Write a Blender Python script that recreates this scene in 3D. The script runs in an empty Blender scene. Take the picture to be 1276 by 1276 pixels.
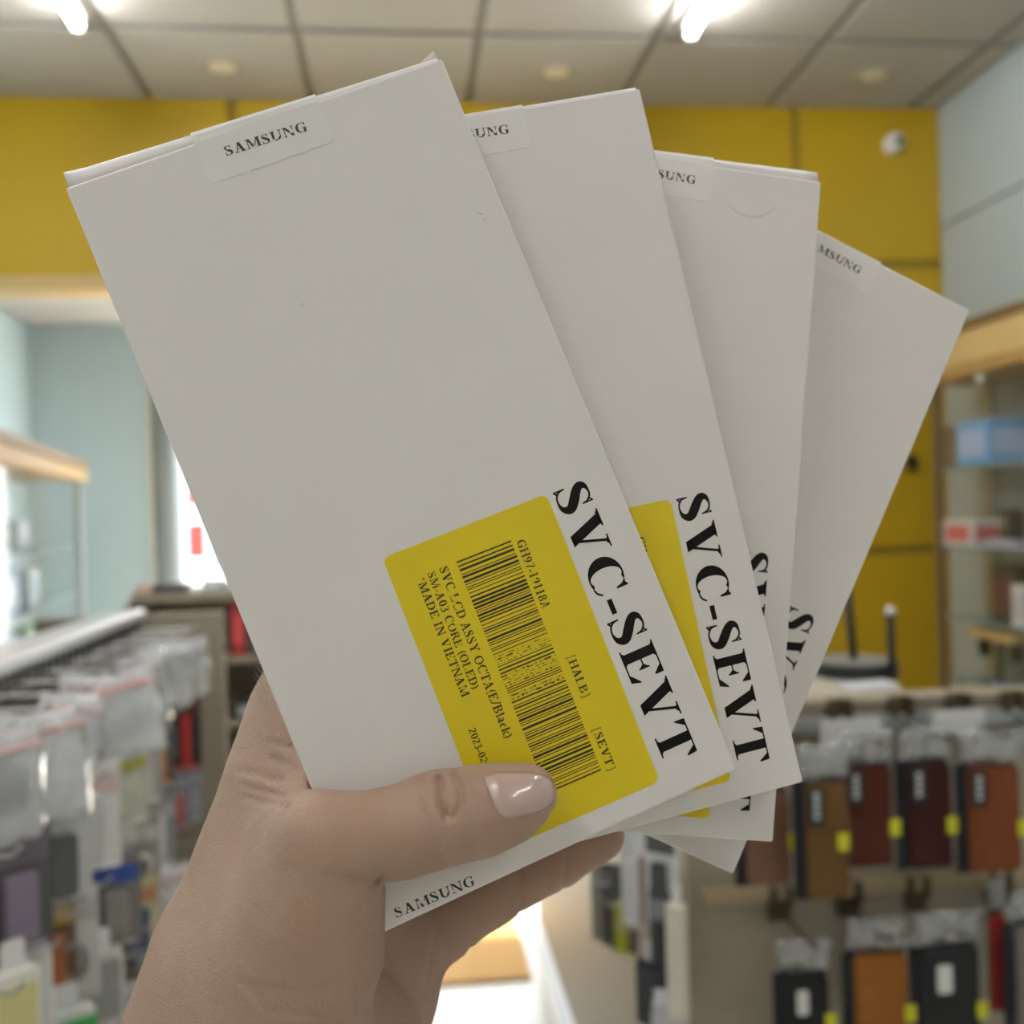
import bpy, math, random
import numpy as np
from mathutils import Vector, Matrix
from mathutils.bvhtree import BVHTree

random.seed(7)
scene = bpy.context.scene
col = scene.collection
R = math.radians

# ------------------------------------------------------------------ camera
F_PX, CPX = 1278.0, 638.0
YAW, ROLL = R(5.94), R(1.6)
CAM = Vector((0, 0, 1.5))
FWD = Vector((math.sin(YAW), math.cos(YAW), 0))
RT0 = Vector((math.cos(YAW), -math.sin(YAW), 0)); UP0 = Vector((0, 0, 1))
RGT = RT0 * math.cos(ROLL) - UP0 * math.sin(ROLL)
UPV = UP0 * math.cos(ROLL) + RT0 * math.sin(ROLL)
cd = bpy.data.cameras.new('camera'); cam = bpy.data.objects.new('camera', cd); col.objects.link(cam)
cam.matrix_world = Matrix(((RGT.x, UPV.x, -FWD.x, CAM.x), (RGT.y, UPV.y, -FWD.y, CAM.y), (RGT.z, UPV.z, -FWD.z, CAM.z), (0, 0, 0, 1)))
cd.sensor_width = 36; cd.lens = 36 * F_PX / 1276; cd.clip_start = 0.01; cd.clip_end = 200
cd.dof.use_dof = True; cd.dof.focus_distance = 0.272; cd.dof.aperture_fstop = 11.0
scene.camera = cam

# ------------------------------------------------------------------ light
w = bpy.data.worlds.new('world'); scene.world = w; w.use_nodes = True
bg = w.node_tree.nodes['Background']; bg.inputs[0].default_value = (0.86, 0.94, 1.0, 1); bg.inputs[1].default_value = 6.0
sd = bpy.data.lights.new('sun', 'SUN'); sd.energy = 13.0; sd.angle = R(1.5); sd.color = (1.0, 0.86, 0.66)
sun = bpy.data.objects.new('sun', sd); col.objects.link(sun)
sun.rotation_euler = Vector((0.12, -0.62, -1.0)).to_track_quat('-Z', 'Y').to_euler()
TUBE = 58.0
vs = scene.view_settings
vs.view_transform = 'Standard'; vs.look = 'None'; vs.gamma = 1.0; vs.exposure = 0.15; vs.use_curve_mapping = False

# ------------------------------------------------------------------ helpers
def ray(px, py):
    return (FWD + RGT * ((px - CPX) / F_PX) - UPV * ((py - CPX) / F_PX))
def at(px, py, axis, val):
    d = ray(px, py); i = 'xyz'.index(axis)
    return CAM + d * ((val - CAM[i]) / d[i])
def c2w(p):                                  # camera coords (x right, y down, z forward) to world
    return CAM + RGT * float(p[0]) - UPV * float(p[1]) + FWD * float(p[2])

MATS = {}
def mat(name, color, rough=0.5, metal=0.0, noise=0.0, scale=30.0, bump=0.0, bscale=200.0, spec=0.5, emit=None, estr=0.0, sss=0.0, trans=0.0, coat=0.0, stretch=None):
    if name in MATS: return MATS[name]
    m = bpy.data.materials.new(name); m.use_nodes = True; MATS[name] = m
    nt = m.node_tree; b = nt.nodes['Principled BSDF']
    b.inputs['Base Color'].default_value = (*color, 1); b.inputs['Roughness'].default_value = rough
    b.inputs['Metallic'].default_value = metal; b.inputs['Specular IOR Level'].default_value = spec
    if coat: b.inputs['Coat Weight'].default_value = coat
    if emit: b.inputs['Emission Color'].default_value = (*emit, 1); b.inputs['Emission Strength'].default_value = estr
    if sss:
        b.inputs['Subsurface Weight'].default_value = sss; b.inputs['Subsurface Radius'].default_value = (1.0, 0.35, 0.2); b.inputs['Subsurface Scale'].default_value = 0.004
    if trans: b.inputs['Transmission Weight'].default_value = trans
    tc = nt.nodes.new('ShaderNodeTexCoord'); vec = tc.outputs['Object']
    if stretch:
        mp = nt.nodes.new('ShaderNodeMapping'); mp.inputs['Scale'].default_value = stretch
        nt.links.new(vec, mp.inputs[0]); vec = mp.outputs[0]
    if noise:
        n = nt.nodes.new('ShaderNodeTexNoise'); n.inputs['Scale'].default_value = scale; n.inputs['Detail'].default_value = 5
        nt.links.new(vec, n.inputs['Vector'])
        mx = nt.nodes.new('ShaderNodeMix'); mx.data_type = 'RGBA'
        mx.inputs['A'].default_value = (*[max(0, c * (1 - noise)) for c in color], 1); mx.inputs['B'].default_value = (*[min(1, c * (1 + noise)) for c in color], 1)
        nt.links.new(n.outputs['Fac'], mx.inputs['Factor']); nt.links.new(mx.outputs['Result'], b.inputs['Base Color'])
    if bump:
        n2 = nt.nodes.new('ShaderNodeTexNoise'); n2.inputs['Scale'].default_value = bscale; n2.inputs['Detail'].default_value = 4
        nt.links.new(vec, n2.inputs['Vector'])
        bp = nt.nodes.new('ShaderNodeBump'); bp.inputs['Strength'].default_value = bump; bp.inputs['Distance'].default_value = 0.001
        nt.links.new(n2.outputs['Fac'], bp.inputs['Height']); nt.links.new(bp.outputs['Normal'], b.inputs['Normal'])
    return m

def film(name, color, clear, rough=0.12, bump=0.6, bscale=35, gloss=0.5, bdist=0.01):
    """thin clear plastic: part see-through, part milky, with gloss"""
    if name in MATS: return MATS[name]
    m = bpy.data.materials.new(name); m.use_nodes = True; MATS[name] = m
    nt = m.node_tree; b = nt.nodes['Principled BSDF']; out = nt.nodes['Material Output']
    b.inputs['Base Color'].default_value = (*color, 1); b.inputs['Roughness'].default_value = rough; b.inputs['Specular IOR Level'].default_value = 0.9
    tr = nt.nodes.new('ShaderNodeBsdfTransparent'); mx = nt.nodes.new('ShaderNodeMixShader')
    mx.inputs[0].default_value = 1 - clear
    gl = nt.nodes.new('ShaderNodeBsdfGlossy'); gl.inputs['Roughness'].default_value = rough; lw = nt.nodes.new('ShaderNodeLayerWeight'); lw.inputs['Blend'].default_value = 0.5
    pw = nt.nodes.new('ShaderNodeMath'); pw.operation = 'POWER'; pw.inputs[1].default_value = 4.0; nt.links.new(lw.outputs['Facing'], pw.inputs[0])
    fr = nt.nodes.new('ShaderNodeMath'); fr.operation = 'MULTIPLY_ADD'; fr.inputs[1].default_value = gloss; fr.inputs[2].default_value = gloss*0.06; nt.links.new(pw.outputs[0], fr.inputs[0])
    m2 = nt.nodes.new('ShaderNodeMixShader')
    nt.links.new(tr.outputs[0], mx.inputs[1]); nt.links.new(b.outputs[0], mx.inputs[2]); nt.links.new(fr.outputs[0], m2.inputs[0])
    nt.links.new(mx.outputs[0], m2.inputs[1]); nt.links.new(gl.outputs[0], m2.inputs[2]); nt.links.new(m2.outputs[0], out.inputs[0])
    tc = nt.nodes.new('ShaderNodeTexCoord'); n2 = nt.nodes.new('ShaderNodeTexNoise'); n2.inputs['Scale'].default_value = bscale
    nt.links.new(tc.outputs['Object'], n2.inputs['Vector'])
    bp = nt.nodes.new('ShaderNodeBump'); bp.inputs['Strength'].default_value = bump; bp.inputs['Distance'].default_value = bdist
    nt.links.new(n2.outputs['Fac'], bp.inputs['Height'])
    for q in (b, gl, lw): nt.links.new(bp.outputs['Normal'], q.inputs['Normal'])
    return m

def ink(name, color, under, wear, scale):
    """printing ink, worn through to the paper in patches"""
    if name in MATS: return MATS[name]
    m = mat(name, color, 0.55); nt = m.node_tree; b = nt.nodes['Principled BSDF']
    tc = nt.nodes.new('ShaderNodeTexCoord'); n = nt.nodes.new('ShaderNodeTexNoise'); n.inputs['Scale'].default_value = scale; n.inputs['Detail'].default_value = 3
    nt.links.new(tc.outputs['Object'], n.inputs['Vector'])
    rp = nt.nodes.new('ShaderNodeValToRGB'); rp.color_ramp.elements[0].position = wear; rp.color_ramp.elements[1].position = wear + 0.07
    rp.color_ramp.elements[0].color = (*under, 1); rp.color_ramp.elements[1].color = (*color, 1)
    nt.links.new(n.outputs['Fac'], rp.inputs[0]); nt.links.new(rp.outputs[0], b.inputs['Base Color'])
    return m

class MB:
    def __init__(s): s.v = []; s.f = []
    def add(s, vs, fs):
        o = len(s.v); s.v += [tuple(x) for x in vs]; s.f += [tuple(i + o for i in f) for f in fs]; return s
    def box(s, x0, x1, y0, y1, z0, z1):
        return s.add([(x0,y0,z0),(x1,y0,z0),(x1,y1,z0),(x0,y1,z0),(x0,y0,z1),(x1,y0,z1),(x1,y1,z1),(x0,y1,z1)],
                     [(3,2,1,0),(4,5,6,7),(0,1,5,4),(1,2,6,5),(2,3,7,6),(3,0,4,7)])
    def prism(s, pts, y0, y1):               # outline in x,z (counter-clockwise seen from -y), extruded along y
        n = len(pts)
        return s.add([(x, y0, z) for x, z in pts] + [(x, y1, z) for x, z in pts],
                     [tuple(range(n)), tuple(range(2*n-1, n-1, -1))] + [(i, i+n, (i+1) % n + n, (i+1) % n) for i in range(n)])
    def tube(s, path, r, n=8, cap=True):
        path = [Vector(p) for p in path]; rr = r if isinstance(r, (list, tuple)) else [r]*len(path)
        prev = None; vs = []; fs = []
        for i, p in enumerate(path):
            t = (path[min(i+1, len(path)-1)] - path[max(i-1, 0)]).normalized()
            if prev is None:
                a = Vector((0,0,1)) if abs(t.z) < 0.9 else Vector((1,0,0)); u = t.cross(a).normalized()
            else: u = (prev - t*prev.dot(t)).normalized()
            prev = u; v = t.cross(u)
            vs += [p + (u*math.cos(2*math.pi*k/n) + v*math.sin(2*math.pi*k/n))*rr[i] for k in range(n)]
        for i in range(len(path)-1):
            fs += [(i*n+k, i*n+(k+1) % n, (i+1)*n+(k+1) % n, (i+1)*n+k) for k in range(n)]
        if cap: fs += [tuple(range(n-1, -1, -1)), tuple(range((len(path)-1)*n, len(path)*n))]
        return s.add(vs, fs)
    def lathe(s, prof, n=24, c=(0,0,0)):     # (r, z) pairs from bottom to top
        vs = []; fs = []
        for r, z in prof: vs += [(c[0]+r*math.cos(2*math.pi*k/n), c[1]+r*math.sin(2*math.pi*k/n), c[2]+z) for k in range(n)]
        m = len(prof)
        for i in range(m-1): fs += [(i*n+k, i*n+(k+1) % n, (i+1)*n+(k+1) % n, (i+1)*n+k) for k in range(n)]
        fs += [tuple(range(n-1, -1, -1)), tuple(range((m-1)*n, m*n))]
        return s.add(vs, fs)
    def build(s, name, m, parent=None, bevel=0.0, smooth=False, seg=2):
        me = bpy.data.meshes.new(name); me.from_pydata(s.v, [], s.f); me.update()
        me.materials.append(m)
        if smooth: me.polygons.foreach_set('use_smooth', [True]*len(me.polygons))
        o = bpy.data.objects.new(name, me); col.objects.link(o); o.parent = parent
        if bevel:
            b = o.modifiers.new('bevel', 'BEVEL'); b.width = bevel; b.segments = seg; b.limit_method = 'ANGLE'
        return o

def rrect(x0, x1, z0, z1, r, n=5):
    pts = []
    for cx, cz, a in ((x1-r, z0+r, -90), (x1-r, z1-r, 0), (x0+r, z1-r, 90), (x0+r, z0+r, 180)):
        for k in range(n+1):
            t = R(a + 90*k/n); pts.append((cx + r*math.cos(t), cz + r*math.sin(t)))
    return pts
def tag(o, label, cat, group=None):
    o['label'] = label; o['category'] = cat
    if group: o['group'] = group
    return o
def struct(o): o['kind'] = 'structure'; return o
def empty(name, loc=(0,0,0), rz=0.0):
    e = bpy.data.objects.new(name, None); e.empty_display_size = 0.05; col.objects.link(e)
    e.location = loc; e.rotation_euler = (0, 0, rz); return e
def child(o, parent): o.parent = parent; return o
def copy_piece(src, parent, loc):
    c = src.copy(); col.objects.link(c); c.parent = parent; c.location = loc; return c

# ------------------------------------------------------------------ materials
M_CEIL = mat('ceiling tile', (0.47, 0.455, 0.43), 0.9, noise=0.05, scale=6, bump=0.3, bscale=150)
M_GRID = mat('ceiling grid', (0.27, 0.26, 0.24), 0.6, noise=0.05, scale=20)
M_YEL = mat('yellow cladding', (0.54, 0.35, 0.010), 0.38, noise=0.05, scale=3)
M_JOINT = mat('cladding joint', (0.34, 0.24, 0.03), 0.8, noise=0.1, scale=10)
M_BLUE = mat('blue green wall panel', (0.52, 0.635, 0.675), 0.5, noise=0.06, scale=2)
M_BLUEG = mat('blue grey wall panel', (0.46, 0.53, 0.56), 0.5, noise=0.06, scale=2)
M_FLOOR = mat('floor tile', (0.72, 0.69, 0.62), 0.18, noise=0.05, scale=4)
M_GREIGE = mat('greige board', (0.36, 0.31, 0.235), 0.55, noise=0.08, scale=8, stretch=(1, 1, 6))
M_WOOD = mat('pale wood', (0.62, 0.44, 0.20), 0.45, noise=0.16, scale=9, stretch=(1, 1, 8))
M_WOODD = mat('dark wood edge', (0.20, 0.12, 0.05), 0.5, noise=0.2, scale=14, stretch=(1, 1, 5))
M_STEEL = mat('grey steel', (0.50, 0.51, 0.52), 0.35, metal=0.7, noise=0.05, scale=20)
M_PILLAR = mat('grey pillar', (0.30, 0.33, 0.33), 0.45, noise=0.08, scale=3)
M_RAIL = mat('pale aluminium', (0.74, 0.77, 0.82), 0.3, metal=0.35, noise=0.03, scale=20)
M_DARKM = mat('dark bronze metal', (0.11, 0.085, 0.05), 0.45, metal=0.5, noise=0.2, scale=60)
M_BLACK = mat('black plastic', (0.014, 0.014, 0.016), 0.4, noise=0.2, scale=40)
M_WHITEP = mat('white plastic', (0.80, 0.80, 0.78), 0.35, noise=0.03, scale=30)
M_GLASS = film('cabinet glass', (0.72, 0.86, 0.86), 0.98, 0.03, 0.01, 2, 0.5)

# ------------------------------------------------------------------ setting
ZC = 3.11; XL, XR = -1.72, 2.22; YB = 4.0; YR = -2.4; YA = 4.98; ZH = 2.43; XO = 0.60
floor = struct(MB().box(-4.5, 4.0, YR, 5.2, -0.08, 0).build('floor', M_FLOOR))
ceiling = struct(MB().box(XL-0.1, XR+0.1, YR-0.1, YB+0.1, ZC, ZC+0.06).build('ceiling', M_GRID))
pL = at(602, 0, 'z', ZC).x                       # a grid line read from the photograph
pR = at(590, 38, 'z', ZC).y
tile_src = {}
def tile(x0, x1, y0, y1):
    k = (round(x1-x0, 3), round(y1-y0, 3))
    if k not in tile_src:
        tile_src[k] = MB().box(0, k[0], 0, k[1], -0.014, 0).build('ceiling_tile', M_CEIL, ceiling, bevel=0.006); o = tile_src[k]
    else: o = copy_piece(tile_src[k], ceiling, (0, 0, 0))
    o.location = (x0, y0, ZC)
xs = sorted([pL + 0.6*k for k in range(-8, 9) if XL+0.05 < pL + 0.6*k < XR-0.05]); xs = [XL] + xs + [XR]
ys = sorted([pR + 0.6*k for k in range(-14, 4) if YR+0.05 < pR + 0.6*k < YB-0.05]); ys = [YR] + ys + [YB]
g = 0.014
for i in range(len(xs)-1):
    for j in range(len(ys)-1):
        tile(xs[i]+g, xs[i+1]-g, ys[j]+g, ys[j+1]-g)

wall_left = struct(MB().box(XL-0.1, XL, YR, YA, 0, ZC+0.06).build('wall_left', M_BLUE))
wall_rear = struct(MB().box(XL-0.1, XR+0.1, YR-0.1, YR, 0, ZC).build('wall_rear', mat('warm white wall', (0.74, 0.68, 0.58), 0.7, noise=0.04, scale=3)))
wall_right = struct(MB().box(XR, XR+0.1, YR, YB+0.1, 0, ZC).build('wall_right', M_GRID))
zs = at(1216, 263, 'x', XR).z
for k, (y0, y1) in enumerate(((-2.4, -1.18), (-1.17, 0.05), (0.06, 1.28), (1.29, 2.51), (2.52, 3.985))):
    for z0, z1 in ((0, zs-0.004), (zs+0.004, ZC-0.002)):
        MB().box(XR-0.012, XR, y0, y1, z0, z1).build('wall_panel', M_BLUEG, wall_right, bevel=0.003)
# yellow end wall: header across the room, full height at the right, opening at the left
we = MB(); we.box(XL, XR, YB, YB+0.1, ZH, ZC); we.box(XO, XR, YB, YB+0.1, 0, ZH)
wall_end = struct(we.build('wall_end', M_JOINT))
xa = at(290, 140, 'y', YB).x; xb = at(990, 170, 'y', YB).x
za = at(1160, 331, 'y', YB).z; zb = at(1110, 686, 'y', YB).z
j = 0.017
def ypanel(x0, x1, z0, z1): MB().box(x0+j, x1-j, YB-0.016, YB, z0+j, z1-j).build('cladding_panel', M_YEL, wall_end, bevel=0.004)
ypanel(XL-j, xa, ZH-j, ZC+j); ypanel(xa, XO, ZH-j, ZC+j); ypanel(XO, xb, za, ZC+j); ypanel(xb, XR+j, za, ZC+j)
ypanel(XO-j, xb, zb, za); ypanel(xb, XR+j, zb, za); ypanel(XO-j, xb, 0.62, zb); ypanel(xb, XR+j, 0.62, zb); ypanel(XO-j, xb, -j, 0.62); ypanel(xb, XR+j, -j, 0.62)
trim_1 = struct(MB().box(XL, XO, YB-0.022, YB+0.12, ZH-0.055, ZH).build('trim_1', M_WOOD, bevel=0.004))
# lower lobby behind the opening
ceil_l = struct(MB().box(XL-0.1, 0.9, YB+0.1, YA+0.1, ZH+0.012, ZH+0.08).build('ceiling_lobby', M_GRID))
for i in range(5):
    for jj, (y0, y1) in enumerate(((YB+0.125, YB+0.60), (YB+0.62, YA+0.02))):
        MB().box(XL+0.02+i*0.5, XL+0.50+i*0.5, y0, y1, ZH, ZH+0.012).build('ceiling_tile', M_CEIL, ceil_l)
xw = at(189, 600, 'y', YA).x
wall_lobby = struct(MB().box(XL-0.1, xw-.004, YA, YA+0.03, 0, ZH+0.05).build('wall_lobby', M_BLUE))
MB().box(xw-0.016, xw, YA-0.010, YA+0.03, 0, ZH).build('corner_strip', mat('cream strip', (0.66, 0.66, 0.58), 0.5), wall_lobby)
wall_lobby2 = struct(MB().box(XO, XO+0.1, YB+0.1, YA, 0, ZH+0.05).build('wall_lobby_side', M_BLUE))
xp = at(208, 600, 'y', YA+0.07)
pil = empty('steel_pillar', (xp.x, YA+0.07, 0)); tag(pil, 'round grey steel pillar beside the blue green lobby wall', 'pillar')
MB().lathe([(0.068, 0), (0.068, ZH+0.0)], 32).build('shaft', M_PILLAR, pil, smooth=True)
MB().lathe([(0.11, 0), (0.11, 0.02)], 24).build('base_plate', M_PILLAR, pil)
tr2 = struct(MB().box(xw, XO+0.1, YA+0.02, YA+0.12, ZH-0.02, ZH+0.9).build('trim_2', M_BLUEG))

# the street outside
M_STREET = mat('pale paving', (0.62, 0.58, 0.52), 0.8, noise=0.1, scale=2)
street = struct(MB().box(-14, 12, 5.2, 26, -0.2, -0.06).build('street', M_STREET))
fac = empty('street_house', (-3.2, 15, -0.06)); tag(fac, 'pale house front across the bright street outside the lobby', 'house')
MB().box(-7, 12, 0, 3, 0, 5.5).build('wall', mat('white render', (0.8, 0.8, 0.78), 0.8, noise=0.05), fac)
for k in range(5):
    wdw = MB().box(-5.6+2.3*k, -4.4+2.3*k, -0.05, 0.02, 0.9, 2.4).build('window', mat('window frame', (0.7, 0.7, 0.7), 0.5, noise=0.05), fac)
    MB().box(-5.5+2.3*k, -4.5+2.3*k, -0.06, -0.04, 1.0, 2.3).build('pane', mat('window pane', (0.35, 0.45, 0.6), 0.1, noise=0.1), wdw)
MB().box(-7, 12, -1.0, 0, 3.2, 3.35).build('awning', mat('awning', (0.75, 0.25, 0.18), 0.6, noise=0.1), fac)
def banner(px, Y, y0, y1, wpx, colr, label, split):
    a = at(px, y0, 'y', Y); b = at(px, y1, 'y', Y); hw = wpx / F_PX * Y / 2
    e = empty('street_banner', (a.x, Y, -0.06)); tag(e, label, 'banner')
    zt = a.z + 0.06; zb_ = b.z + 0.06
    MB().tube([(hw+0.02, 0, 0), (hw+0.02, 0, zt)], 0.015).build('pole', M_STEEL, e)
    MB().lathe([(0.16, 0), (0.16, 0.03), (0.03, 0.06)], 16, (hw+0.02, 0, 0)).build('base', M_STEEL, e)
    n = len(split)
    for i, cc in enumerate(split):
        h0 = zb_ + (zt-zb_)*(1-(i+1)/n); h1 = zb_ + (zt-zb_)*(1-i/n)
        MB().box(-hw, hw, -0.006, 0.006, h0, h1).build('panel', mat('banner %.2f %.2f %.2f' % cc, cc, 0.6, noise=0.05), e)
RED, WHT, ORG, BLU = (0.36, 0.02, 0.015), (0.85, 0.85, 0.85), (0.5, 0.2, 0.02), (0.10, 0.15, 0.36)
banner(243, 8.5, 608, 718, 20, RED, 'tall red and white cloth banner standing out on the street', [RED, WHT, RED, RED, WHT])
banner(276, 9.5, 662, 732, 26, BLU, 'short blue and white street banner beside the red one', [BLU, BLU, WHT])

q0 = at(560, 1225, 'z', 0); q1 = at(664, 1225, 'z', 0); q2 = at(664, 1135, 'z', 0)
dm = empty('glare_patch', ((q0.x+q1.x)/2-.1, (q0.y+q2.y)/2, 0)); tag(dm, 'pale orange glare patch standing in for reflected light on the bright aisle floor by the doorway', 'glare patch'); hx = (q1.x-q0.x)/2+.1; hy = (q2.y-q0.y)/2  # thin added slab; its orange colour stands in for light reflected off the floor
MB().box(-hx, hx, -hy, hy, 0, .008).build('glare patch', mat('orange glare patch', (.72,.42,.14), .8, noise=.1, scale=60, bump=.5), dm, bevel=.003)
for s_ in (-1, 1): MB().box(-hx, hx, s_*hy-.02, s_*hy+.02, .001, .010).build('border', mat('glare border', (.62,.36,.12), .8, noise=.1, scale=60), dm, bevel=.002)

# ------------------------------------------------------------------ ceiling fittings
M_TUBE = mat('lit tube', (1, 1, 1), 0.4, emit=(1.0, 0.985, 0.96), estr=TUBE)
def tube_light(x, y0, label, group=None):
    e = empty('fluorescent_light', (x, y0, ZC)); tag(e, label, 'ceiling light', group)
    MB().box(-0.022, 0.022, -1.24, 0.0, -0.045, -0.014).build('batten', M_WHITEP, e, bevel=0.003)
    MB().tube([(0, -0.03, -0.066), (0, -1.21, -0.066)], 0.015, 14).build('tube', M_TUBE, e, smooth=True)
    for yy in (-0.03, -1.235): MB().box(-0.017, 0.017, yy, yy+0.026, -0.084, -0.03).build('end_cap', M_WHITEP, e, bevel=0.003)
tl = at(100, 36, 'z', ZC-0.066); tr = at(858, 46, 'z', ZC-0.066)
tube_light(tl.x, tl.y, 'lit fluorescent tube on the ceiling, on the side of the glazed counter cabinet')
tube_light(tr.x, tr.y, 'lit fluorescent tube on the ceiling, on the side of the security camera')
for xx, yy in ((tl.x, tl.y-1.9), (tr.x, tl.y-1.9), (tl.x, tl.y-3.5), (tr.x, tl.y-4.5)): tube_light(xx, yy, 'added fluorescent tube on the ceiling out of view, for extra light', 'added ceiling tubes out of view')  # unseen tubes, added to light the box fronts and hanging goods
M_DL = mat('downlight ring', (0.42, 0.40, 0.35), 0.5, noise=0.05); M_DLL = mat('downlight lens', (0.85, 0.80, 0.68), 0.3, noise=0.03)
for px, py, lb in ((277, 83, 'unlit round ceiling downlight over the opening to the lobby'), (693, 89, 'unlit round ceiling downlight between the two others'), (1088, 93, 'unlit round ceiling downlight over the security camera')):
    p = at(px, py, 'z', ZC-0.014)
    e = empty('downlight', p); tag(e, lb, 'ceiling light')
    MB().lathe([(0.050, -0.004), (0.072, -0.007), (0.080, -0.004), (0.082, 0.0)], 28).build('ring', M_DL, e, smooth=False)
    MB().lathe([(0.020, -0.0055), (0.046, -0.0050), (0.050, -0.003)], 28).build('lens', M_DLL, e, smooth=True)
p = at(1110, 181, 'y', YB-0.016)
e = empty('security_camera', p); tag(e, 'white ball security camera high on the yellow wall', 'security camera')
def lathe_y(prof, n=24):                         # profile turned about the y axis, pointing to -y
    b = MB().lathe(prof, n); b.v = [(x, -z, y) for x, y, z in b.v]; return b
lathe_y([(0.052, 0), (0.052, 0.018), (0.044, 0.026)]).build('mount', M_WHITEP, e, smooth=False)
lathe_y([(0.022, 0.02), (0.040, 0.030), (0.050, 0.050), (0.050, 0.068), (0.042, 0.086), (0.030, 0.095)]).build('ball', M_WHITEP, e, smooth=True)
ln = lathe_y([(0.024, 0.094), (0.022, 0.100), (0.012, 0.103)]).build('lens', M_BLACK, e, smooth=True); ln.location = (0.004, 0, -0.006)
MB().tube([(0.0, -0.006, 0.05), (0.005, -0.006, 0.09), (0.012, -0.006, 0.24)], 0.006, 6).build('cable', M_YEL, e)
e.scale = (0.68, 0.68, 0.75)
p = at(1134, 577, 'y', YB-0.016); e = MB().box(-0.02, 0.02, -0.03, 0, -0.03, 0.03).build('wall_hook', M_BLACK, bevel=0.008); e.location = p
tag(e, 'small black hook on the lower yellow wall panel', 'hook')

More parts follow.
